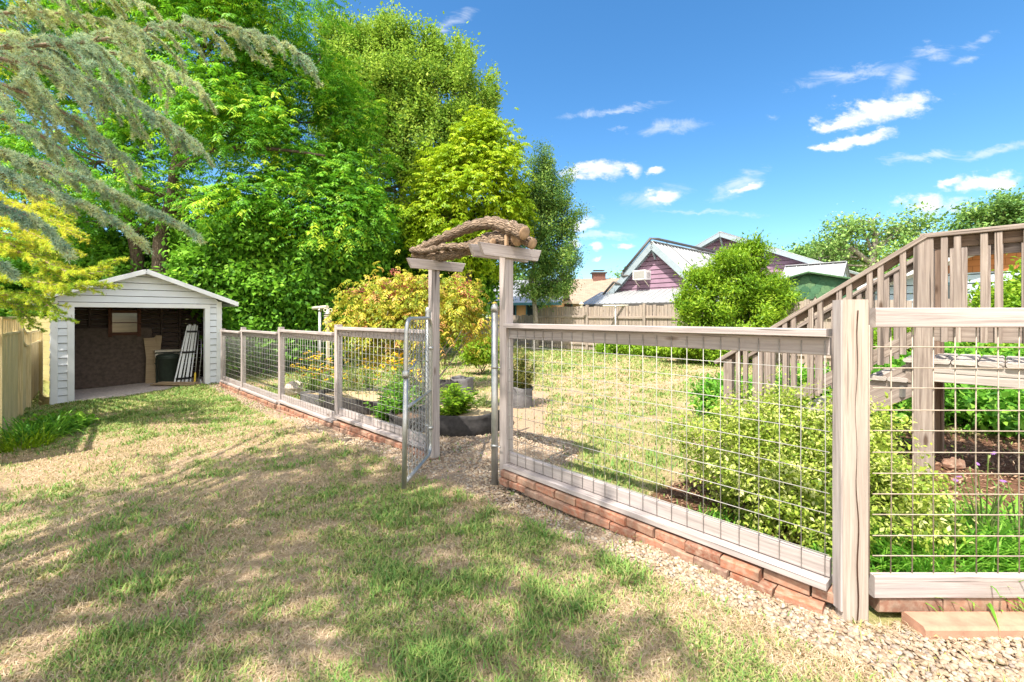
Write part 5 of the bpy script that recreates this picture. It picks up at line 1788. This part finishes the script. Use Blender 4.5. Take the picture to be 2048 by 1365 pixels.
# ---- variegated bush inside the right fence
def wb_(lst):
    return [((x, y, z), r, rz) for x, y, z, r, rz in lst]
bush('variegated_bush', 'cream and green variegated bush pressed behind the right wire fence', 'bush', 1480, 3.3,
     wb_([(1.66, 3.42, .34, .32, .28), (1.98, 3.55, .44, .38, .30), (2.32, 3.50, .46, .34, .30), (1.70, 3.05, .20, .28, .20), (2.02, 3.08, .28, .32, .26), (2.28, 3.02, .26, .28, .25), (1.92, 2.74, .12, .18, .12), (2.5, 3.35, .42, .24, .26)]),
     ML['varieg'], 71, 900, 26, .055, .030, sh=(90, .22), narrow=.55, gs=4, gap=.36, shell=.3, tb=.44, tv=.24, stems=12, sr=.008, barkm='stem', lr=.4)
bush('variegated_bush', 'straggly variegated bush between corner post and deck post', 'bush', 1790, 3.0,
     wb_([(2.58, 3.08, .34, .22, .2), (2.40, 2.78, .22, .22, .18), (2.68, 2.95, .18, .22, .15), (2.95, 3.2, .34, .10, .16)]),
     ML['varieg'], 72, 200, 22, .055, .032, narrow=.55, gs=5, gap=.44, shell=.3, tb=.45, tv=.22, stems=8, sr=.007, barkm='stem', lr=.4)

# ---- stalky leafy plants
def leafy(name, label, cat, c, r, h, nst, lps, ls, leafm, seed, group=None, narrow=.42, tb=.5, flowers=0, fm='petal', fs=.03, bend=.5, lean=.6):
    g = np.random.default_rng(seed)
    t = thing(name, label, cat, c, group)
    mb = MB()
    Ps, ds, ns, Ls = [], [], [], []
    tips = []
    for i in range(nst):
        a = g.uniform(0, 2 * PI)
        q = g.random() ** .6
        tip = c + V(math.cos(a) * r * q, math.sin(a) * r * q, h * (1 - .45 * q * q) * g.uniform(.75, 1.08))
        b0 = c + V(math.cos(a) * r * q * .22, math.sin(a) * r * q * .22, -.04)
        mid = b0.lerp(tip, .5) + V(-math.cos(a), -math.sin(a), 0) * r * q * .18
        pth = smooth_path([b0, mid, tip], 4)
        mb.tube(pth, [.0065 - .004 * j / (len(pth) - 1) for j in range(len(pth))], 5)
        tips.append(tip)
        for j in range(lps):
            s = .18 + .82 * (j + g.random()) / lps
            k = min(int(s * (len(pth) - 1)), len(pth) - 2)
            p = pth[k].lerp(pth[k + 1], s * (len(pth) - 1) - k)
            tg = (pth[k + 1] - pth[k]).normalized()
            b = j * 2.4 + g.random()
            d = V(math.cos(b), math.sin(b), g.uniform(.0, lean)) + tg * .3
            Ps.append(p); ds.append(d.normalized()); ns.append((V(0, 0, 1) + V(*(g.normal(size=3) * .25))).normalized()); Ls.append(ls * g.uniform(.6, 1.2) * (1.1 - .5 * s))
    P, d, nr, L = np.array([tuple(p) for p in Ps]), np.array([tuple(p) for p in ds]), np.array([tuple(p) for p in ns]), np.array(Ls)
    nr = unit(nr - d * (nr * d).sum(1, keepdims=True))
    v, f, ti = leaf_geo(P, d, nr, L, L * narrow, tb + g.normal(size=len(P)) * .22, bend * .5)
    np_mesh('foliage', v, [f], leafm, t, ti)
    mb.build('stem', M['stem'], t)
    if flowers:
        d = []
        for j in range(11):
            w = 2 * PI * j / 11
            d.append(tuple(V(math.cos(w), math.sin(w), -.18).normalized()))
        d = np.array(d)
        P = np.zeros((11, 3))
        nr = np.tile(np.array([[0, 0, 1.0]]), (11, 1))
        nr = unit(nr - d * (nr * d).sum(1, keepdims=True))
        L = fs * g.uniform(.85, 1.1, 11)
        v, f, ti = leaf_geo(P, d, nr, L, L * .5, g.random(11))
        fl = np_mesh('flower', v + np.array(WL[t]), [f], ML[fm], t, ti)
        ey = None
        if fm == 'petal':
            mb = MB()
            mb.lathe(WL[t] - V(0, 0, .004), [(fs * .32, 0), (fs * .3, fs * .3), (0, fs * .42)], 7)
            ey = mb.build('flower_eye', M['brownframe'], fl)
        for i in range(flowers):
            p = tips[i % len(tips)] + V(*(g.normal(size=3) * .02)) + V(0, 0, .02 + (.03 * (i // len(tips))))
            o = fl if i == 0 else fl.copy()
            if i:
                COL.objects.link(o)
                o.parent = t
                if ey:
                    e2 = ey.copy(); COL.objects.link(e2); e2.parent = o
            o.location = p - WL[t]
            o.rotation_euler = (g.normal() * .3, g.normal() * .3, g.uniform(0, 6.28))
            k = g.uniform(.8, 1.15); o.scale = (k, k, k)
    return t
def gpx(px, d):
    return gp3(px, d)
leafy('yellow_daisy', 'tall clump of yellow daisies left of the clothesline pole', 'flowers', gpx(625, 9.0), .50, .95, 46, 9, .10, ML['weed'], 81, flowers=52, fs=.055, tb=.6, group='yellow daisies in the garden')
leafy('yellow_daisy', 'spilling clump of yellow daisies right of the clothesline pole', 'flowers', gpx(668, 8.7), .45, .82, 42, 9, .10, ML['weed'], 82, flowers=44, fs=.055, tb=.6, group='yellow daisies in the garden')
leafy('yellow_daisy', 'yellow daisies half hidden behind the open gate', 'flowers', gpx(800, 7.9), .42, .92, 40, 10, .10, ML['weed'], 83, flowers=44, fs=.05, tb=.66, group='yellow daisies in the garden')
leafy('yellow_daisy', 'few yellow daisies under the pink tipped shrub', 'flowers', gpx(735, 9.0), .32, .8, 24, 8, .10, ML['weed'], 84, flowers=22, fs=.05, tb=.5, group='yellow daisies in the garden')
leafy('sage_plant', 'grey green spiky plant beside the fence post below the shrub', 'plant', gpx(708, 8.6), .35, .95, 40, 14, .06, ML['sage'], 85, narrow=.3)
leafy('tall_vegetable', 'tall leafy vegetable plant close behind the gate', 'plant', gpx(800, 6.5), .36, .72, 34, 14, .13, ML['weed'], 86, narrow=.5, tb=.66)
leafy('tall_vegetable', 'leafy vegetable plant rising between fence bay and daisies', 'plant', gpx(765, 6.9), .30, .6, 28, 14, .12, ML['weed'], 87, narrow=.5, tb=.62)
leafy('bean_plant', 'low glossy leafy plant overflowing the round black bed', 'plant', BED + V(-.12, -.28, .2), .40, .40, 60, 14, .12, ML['bright'], 88, narrow=.52, tb=.45, bend=.9)
leafy('grassy_herb', 'thin straw green herb at the back of the round black bed', 'plant', BED + V(.22, .18, .18), .36, .26, 60, 10, .10, ML['sage'], 89, narrow=.12, tb=.6)
leafy('bushy_pot_plant', 'tall reddish green bushy plant growing in the grey grow bag', 'plant', POT + V(0, 0, .2), .40, .85, 90, 24, .095, ML['pot'], 90, narrow=.34, tb=.45)
leafy('ground_herb', 'sprawling grey green herb in the long black bed', 'plant', gpx(720, 8.2), .8, .36, 80, 12, .07, ML['sage'], 91, narrow=.3)
leafy('ground_herb', 'wispy pale herb behind the second fence bay', 'plant', gpx(850, 8.4), .6, .35, 60, 12, .07, ML['sage'], 92, narrow=.3, tb=.7)
leafy('purple_verbena', 'slender stalks with small purple flowers behind the square on panel', 'flowers', V(2.86, 2.72, .0), .16, .62, 9, 9, .075, ML['sage'], 93, narrow=.2, flowers=5, fm='purple', fs=.02, tb=.4)
leafy('dark_stemmed_plant', 'purple stemmed herb at the edge of the square on panel', 'plant', V(3.02, 2.66, .0), .14, .55, 8, 8, .07, ML['weed'], 94, narrow=.25, tb=.25)
leafy('spiky_weed', 'leafy green weed growing beside the brown deck post', 'plant', V(3.25, 4.55, .1), .30, .55, 22, 14, .12, ML['weed'], 95, narrow=.35, tb=.55)
# greenery beyond and under the deck
bush('green_undergrowth', 'bright green undergrowth beyond the deck landing', 'bush', 1900, 6.4, wb_([(5.2, 5.9, .55, .55, .35), (6.1, 6.1, .6, .6, .4), (4.6, 6.2, .45, .5, .3), (5.7, 5.2, .4, .5, .25), (6.8, 5.6, .6, .6, .4), (4.3, 5.6, .35, .4, .25)]), ML['weed'], 101, 800, 30, .12, .10, narrow=.45, tb=.6, stems=10, sr=.01, barkm='stem')
bush('green_undergrowth', 'tangled green plants under the stairs', 'bush', 1720, 5.6, wb_([(3.5, 5.6, .3, .5, .25), (4.0, 5.9, .45, .5, .3), (3.1, 6.2, .3, .45, .25), (3.6, 4.9, .22, .3, .18)]), ML['weed'], 102, 500, 30, .10, .085, narrow=.45, tb=.55, stems=8, sr=.01, barkm='stem')
bush('climbing_shrub', 'light green shrub behind the deck railing before the blue house', 'shrub', 1980, 7.0, wb_([(7.75, 7.6, 1.25, .5, .5), (8.4, 7.4, 1.4, .6, .6), (6.9, 8.0, .9, .45, .45), (7.9, 7.3, .8, .8, .5), (8.7, 7.6, 1.9, .5, .5)]), ML['bright'], 103, 900, 34, .13, .085, narrow=.5, tb=.6, stems=8)

# ---- arching long leaved clumps
def blades(name, label, c, n, L, w, r, leafm, seed, cat='plant', group=None, tb=.5):
    g = np.random.default_rng(seed)
    a = g.uniform(0, 2 * PI, n)
    q = np.sqrt(g.random(n)) * r
    x, y = c.x + np.cos(a) * q, c.y + np.sin(a) * q
    z = gz(x, y) - .01
    b = a + g.normal(size=n) * .9
    ln = L * g.uniform(.5, 1.15, n)
    el = g.uniform(.55, 1.45, n)
    cur = g.uniform(.4, 1.5, n)
    ww = w * g.uniform(.7, 1.2, n)
    S = 5
    v = np.empty((n, 2 * S + 1, 3))
    px, py, pz, e = x.copy(), y.copy(), z.copy(), el.copy()
    for i in range(S):
        k = ww * (1 - (i / S) ** 2 * .6)
        v[:, 2 * i] = np.stack([px - np.sin(b) * k, py + np.cos(b) * k, pz], 1)
        v[:, 2 * i + 1] = np.stack([px + np.sin(b) * k, py - np.cos(b) * k, pz], 1)
        px = px + np.cos(b) * np.cos(e) * ln / S
        py = py + np.sin(b) * np.cos(e) * ln / S
        pz = pz + np.sin(e) * ln / S
        e = e - cur / S * 1.4
    v[:, 2 * S] = np.stack([px, py, pz], 1)
    st = np.arange(n)[:, None] * (2 * S + 1)
    qd = np.concatenate([st + np.array([[2 * i, 2 * i + 1, 2 * i + 3, 2 * i + 2]]) for i in range(S - 1)])
    tr = st + np.array([[2 * S - 2, 2 * S - 1, 2 * S]])
    o = np_mesh(name, v.reshape(-1, 3), [qd, tr], leafm, None, np.repeat(np.clip(tb + g.normal(size=n) * .22, 0, 1), 2 * S + 1), loc=(c.x, c.y, g1(c.x, c.y)))
    return tag(o, label, cat, group)
wgp = 'grassy weeds behind the square on panel'
blades('grassy_weed', 'thick tangle of grassy weeds right behind the square on panel', V(2.5, 2.64, 0), 1100, .31, .0055, .42, ML['weed'], 111, group=wgp, tb=.62)
blades('grassy_weed', 'grassy weed clump at the right edge behind the square on panel', V(3.05, 2.56, 0), 1100, .33, .0055, .40, ML['weed'], 112, group=wgp, tb=.66)
blades('grassy_weed', 'short grassy weeds close behind the corner post', V(2.02, 2.50, 0), 420, .18, .005, .28, ML['weed'], 113, group=wgp, tb=.55)
blades('grassy_weed', 'low weeds between the right wire fence and the variegated bush', V(1.35, 2.95, 0), 500, .13, .005, .32, ML['weed'], 114, group=wgp, tb=.5)
blades('broad_weed', 'broad leaved upright weed by the purple flowers', V(2.75, 2.62, 0), 26, .42, .013, .12, ML['weed'], 115, tb=.75)
q = gp3(40, 7.0)
blades('day_lily', 'arching day lily clump at the foot of the pine fence', V(-6.95, 6.55, 0), 240, .55, .011, .32, ML['weed'], 116, tb=.5)
blades('day_lily', 'low yellowing clump in front of the pine fence lily', V(-6.6, 6.05, 0), 180, .35, .008, .30, ML['lime'], 117, tb=.4)
bush('low_ground_ivy', 'dark low leafy patch between pine fence and garage corner', 'plant', 75, 7.6, wb_([(-7.7, 7.5, -.28, .42, .15), (-7.2, 7.1, -.28, .36, .12)]), ML['bush'], 118, 200, 24, .07, .07, narrow=.7, tb=.6, stems=3, sr=.005, barkm='stem')

# ---- far trees and hedge on the right
fD = 30
fb = gp3(1745, fD)
B = px_blobs([(1690, 455, 40, 28), (1660, 480, 34, 28), (1720, 440, 34, 24), (1800, 450, 46, 32), (1840, 465, 36, 30), (1760, 430, 22, 16), (1700, 510, 60, 34), (1790, 510, 60, 34), (1640, 520, 40, 30), (1850, 500, 40, 40)], fD)
tree('distant_tree', 'open crowned far tree with pale limbs above the stair rail', 'tree', fb, [fb, at(1745, 560, fD), at(1745, 520, fD), at(1750, 480, fD), at(1745, 440, fD)], B, ML['far'], M['palebark'], 121, 430, 'simple', .42, .08, twigs=12, gap=.53, gs=.7, per=26, cr=.34, ls=.20, tb=.68, tv=.2, narrow=.6, droop=0,
     extra_limbs=[([at(1745, 530, fD), at(1720, 510, fD), at(1690, 488, fD), at(1650, 478, fD)], .18, .06), ([at(1748, 520, fD), at(1735, 480, fD), at(1722, 450, fD)], .14, .05), ([at(1748, 510, fD), at(1775, 480, fD), at(1800, 455, fD)], .14, .05)])
f2 = 27
fb = gp3(2030, f2)
B = px_blobs([(1990, 420, 50, 30), (2040, 410, 50, 34), (1950, 445, 40, 22), (2020, 455, 70, 30), (2080, 430, 60, 50), (2000, 500, 80, 40), (2090, 500, 80, 60), (1930, 520, 60, 40)], f2)
tree('distant_tree', 'far green tree at the right edge above the deck rail', 'tree', fb, [fb, at(2030, 560, f2), at(2030, 500, f2), at(2035, 440, f2)], B, ML['far'], M['bark'], 122, 760, 'simple', .28, .06, gap=.40, gs=.8, per=38, cr=.30, ls=.18, tb=.5, tv=.2, narrow=.6, droop=0)
bush('distant_hedge', 'far low band of trees right of the grey gable', 'hedge', 1640, 42, px_blobs([(1600, 520, 40, 26), (1650, 515, 50, 24), (1700, 530, 50, 40), (1560, 530, 40, 24), (1760, 560, 60, 40), (1850, 560, 60, 40), (1950, 570, 80, 40)], 42), ML['far'], 123, 600, 34, .5, .32, narrow=.6, tb=.45, stems=3)
bush('distant_bush', 'far tree top peeping behind the tan roof', 'tree', 1250, 46, px_blobs([(1250, 560, 18, 26), (1232, 575, 16, 16), (1030, 580, 60, 40), (960, 580, 60, 50)], 46), ML['far'], 124, 260, 30, .5, .3, narrow=.6, tb=.5, stems=2)

# ================================================================== conifers
def rosettes(P, ax, nl, nn, g, w, tb, tv=.15, fwd=.35):
    k = len(P) * nn
    p = np.repeat(P, nn, 0)
    d = unit(rdir(k, g) + np.repeat(ax, nn, 0) * fwd + np.array([0, 0, .15]))
    s = unit(np.cross(d, rdir(k, g)))
    L = nl * g.uniform(.7, 1.15, k)[:, None]
    v = np.stack([p - s * w * .5, p + s * w * .5, p + d * L], 1)
    t = np.repeat(tb + g.normal(size=len(P)) * tv, nn) + g.normal(size=k) * .06
    return v.reshape(-1, 3), np.arange(k * 3).reshape(-1, 3), np.repeat(np.clip(t, 0, 1), 3)

def conifer(mb, acc, path, g, step, lat, nl, nn, w, sp, hang, tb, r0=.016, sub=True, start=0.0, grow=V(.75, .05, -.2), tip=.35):
    """a branch with hanging side twigs, all set with needle tufts"""
    pts = smooth_path(path, 8)
    n = len(pts)
    mb.tube(pts, [r0 + (.003 - r0) * (i / (n - 1)) for i in range(n)], 7)
    seglen = [(pts[i + 1] - pts[i]).length for i in range(n - 1)]
    tot = sum(seglen)
    P, X, TT = [], [], []
    def along(pp, spc, out_p, out_x, tt=0.0):
        for i in range(len(pp) - 1):
            L = (pp[i + 1] - pp[i]).length
            m = max(1, int(L / spc + g.random()))
            t = (pp[i + 1] - pp[i]).normalized()
            for j in range(m):
                out_p.append(tuple(pp[i].lerp(pp[i + 1], (j + g.random()) / m) + V(*(g.normal(size=3) * .006)))); out_x.append(tuple(t)); TT.append(tt)
    along(pts, sp, P, X)
    s, i, side = step * .5, 0, 1
    run = 0
    while i < n - 1:
        if s > run + seglen[i]:
            run += seglen[i]; i += 1; continue
        f = (s - run) / seglen[i]
        p = pts[i].lerp(pts[i + 1], f)
        t = (pts[i + 1] - pts[i]).normalized()
        fr = s / tot
        if fr > start:
            L = lat * (1 - fr * (1 - tip)) * g.uniform(.45, 1.15)
            sd = t.cross(UP).normalized() * side
            d0 = (t * .55 + sd * g.uniform(.25, .8) + V(0, 0, g.uniform(-.2, .15))).normalized()
            d1 = (d0 * .5 + grow * .4 + V(0, 0, -hang)).normalized()
            q = [p, p + d0 * L * .35, p + d0 * L * .5 + d1 * L * .3, p + d0 * L * .5 + d1 * L * .65]
            q = smooth_path(q, 3)
            mb.tube(q, [.0075 - .005 * j / (len(q) - 1) for j in range(len(q))], 5)
            lt = g.normal() * .17
            along(q, sp, P, X, lt)
            if sub:
                for jj in range(2, len(q) - 1):
                    if g.random() < .62:
                        l2 = L * .30 * g.uniform(.5, 1.2)
                        e = (V(*(g.normal(size=3) * .5)) + (q[jj + 1] - q[jj]).normalized() * .8 + V(0, 0, -hang * .5)).normalized()
                        q2 = [q[jj], q[jj] + e * l2 * .5, q[jj] + (e + V(0, 0, -.2)).normalized() * l2]
                        mb.tube(q2, [.003, .0025, .0015], 4)
                        along(q2, sp, P, X, lt + .08)
        side = -side
        s += step * g.uniform(.7, 1.3)
    acc.append(rosettes(np.array(P), np.array(X), nl, nn, g, w, tb + np.array(TT)))

g = np.random.default_rng(201)
CT = V(-4.9, -.9, -.2)
ct = thing('blue_cedar', 'blue grey cedar with drooping needled branches hanging over the lawn', 'tree', CT)
mb, acc = MB(), []
paths = [
    ([(-60, 98, 3.2), (60, 92, 3.4), (200, 80, 3.6), (330, 54, 3.8), (430, 52, 3.9), (520, 72, 4.0), (570, 92, 4.1), (612, 118, 4.2)], .62, .55),
    ([(-60, 110, 3.0), (60, 128, 3.2), (150, 150, 3.3), (250, 190, 3.5), (330, 240, 3.6), (385, 280, 3.7)], .62, .52),
    ([(-60, 60, 3.5), (100, 90, 3.8), (210, 105, 4.1), (300, 125, 4.25), (360, 150, 4.3), (405, 180, 4.35)], .55, .62),
    ([(-60, 150, 3.3), (60, 190, 3.4), (150, 240, 3.5), (220, 290, 3.6), (275, 338, 3.65)], .55, .5),
    ([(-60, 292, 2.7), (60, 320, 2.8), (160, 358, 2.95), (260, 402, 3.05), (340, 440, 3.15), (388, 468, 3.2)], .26, .50),
    ([(-60, 320, 2.6), (50, 360, 2.7), (140, 400, 2.8), (220, 435, 2.9), (282, 484, 3.0)], .24, .50),
    ([(-60, 388, 2.4), (20, 420, 2.5), (80, 448, 2.55), (135, 505, 2.6)], .17, .42),
    ([(-60, 30, 4.2), (80, 25, 4.4), (180, 35, 4.5), (265, 52, 4.6)], .42, .72),
    ([(-60, -40, 4.0), (80, -30, 4.2), (180, -22, 4.4), (300, 12, 4.5)], .42, .75),
    ([(-60, 215, 3.1), (40, 250, 3.2), (110, 290, 3.3), (175, 345, 3.4)], .36, .52),
    ([(-80, 500, 2.3), (-20, 515, 2.35), (25, 548, 2.4)], .12, .4)]
for pth, lat, tb in paths:
    wp_ = [at(*q) for q in pth]
    conifer(mb, acc, wp_, g, .064 if lat > .3 else .042, lat * 1.05, .031, 17, .0066, .0135, 1.0 if lat > .3 else .38, tb, r0=.018)
    s0 = V(CT.x, CT.y, max(1.9, wp_[0].z - .5))
    bp = smooth_path([s0, s0.lerp(wp_[0], .5) + V(0, 0, .12), wp_[0]], 6)
    mb.tube(bp, [.05 - .032 * i / (len(bp) - 1) for i in range(len(bp))], 7)
# the rest of the crown, out of the picture, that shades the lawn
acc2 = []
for i in range(92):
    h = 3.0 + 8.6 * ((i + .5) / 92) ** .9
    L = 4.6 * (1 - (h - 3.0) / 10.2) * g.uniform(.8, 1.1) + .5
    az = i * 2.399 + g.normal() * .2
    lift = .06
    if h < 5.0 and math.sin(az) > -.12:
        continue
    if h < 6.3 and math.sin(az) > 0 and math.cos(az) < .35:
        continue
    d = V(math.cos(az), math.sin(az), 0)
    s0 = V(CT.x, CT.y, h)
    pth = [s0, s0 + d * L * .35 + V(0, 0, .18), s0 + d * L * .7 + V(0, 0, .12), s0 + d * L + V(0, 0, -.25)]
    conifer(mb, acc2, pth, g, .22, 1.1, .09, 8, .024, .115, .28, .45, r0=.035, sub=False, start=.12, grow=d * .8, tip=.4)
v, f, ti = join_geo(acc + acc2)
np_mesh('needles', v, [f], ML['cedar'], ct, ti)
mb.build('branch', M['twig'], ct)
mb = MB(); mb.tube(wander(CT, CT + V(.1, .1, 12.2), 12, .006, g), [.28 - .021 * i for i in range(13)], 14, wob=.06)
mb.build('trunk', M['bark'], ct)

GT = V(-10.0, 8.0, -.5)
gt_ = thing('golden_cedar', 'golden yellow feathery conifer drooping over the pine fence', 'tree', GT)
mb, acc = MB(), []
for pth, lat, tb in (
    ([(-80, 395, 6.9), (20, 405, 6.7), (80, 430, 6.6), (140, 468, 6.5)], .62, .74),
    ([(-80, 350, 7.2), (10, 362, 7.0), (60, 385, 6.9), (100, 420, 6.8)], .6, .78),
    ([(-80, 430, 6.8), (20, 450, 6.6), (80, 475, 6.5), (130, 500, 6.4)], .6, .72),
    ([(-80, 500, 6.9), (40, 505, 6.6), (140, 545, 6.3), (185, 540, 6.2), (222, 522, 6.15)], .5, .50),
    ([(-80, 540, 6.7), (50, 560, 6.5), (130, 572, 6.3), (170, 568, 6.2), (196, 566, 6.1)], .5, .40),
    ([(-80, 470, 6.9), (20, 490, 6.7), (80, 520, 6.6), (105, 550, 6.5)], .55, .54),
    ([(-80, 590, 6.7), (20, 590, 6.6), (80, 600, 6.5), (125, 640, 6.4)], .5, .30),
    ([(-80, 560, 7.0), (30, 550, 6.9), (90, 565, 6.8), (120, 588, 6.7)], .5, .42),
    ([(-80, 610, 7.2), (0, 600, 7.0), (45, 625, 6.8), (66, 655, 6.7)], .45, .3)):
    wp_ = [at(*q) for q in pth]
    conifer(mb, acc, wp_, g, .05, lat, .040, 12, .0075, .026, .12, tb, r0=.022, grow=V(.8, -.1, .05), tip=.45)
    s0 = V(GT.x, GT.y, max(.9, wp_[0].z - .3))
    mb.tube([s0, s0.lerp(wp_[0], .5) + V(0, 0, .1), wp_[0]], [.05, .035, .022], 7)
for i in range(46):
    h = 2.2 + 5.6 * (i + .5) / 46
    L = 2.6 * (1 - (h - 2.2) / 6.4) + .4
    az = i * 2.399
    d = V(math.cos(az), math.sin(az), 0)
    if h < 6.2 and d.x > .2: continue
    s0 = V(GT.x, GT.y, h)
    conifer(mb, acc, [s0, s0 + d * L * .5 + V(0, 0, .15), s0 + d * L + V(0, 0, -.1)], g, .2, .8, .075, 8, .018, .09, .15, .6, r0=.03, sub=False, start=.1, grow=d * .8)
v, f, ti = join_geo(acc)
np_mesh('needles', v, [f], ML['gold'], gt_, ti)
mb.build('branch', M['twig'], gt_)
mb = MB(); mb.tube(wander(GT, GT + V(.05, 0, 8.6), 9, .006, g), [.17 - .017 * i for i in range(10)], 12)
mb.build('trunk', M['bark'], gt_)
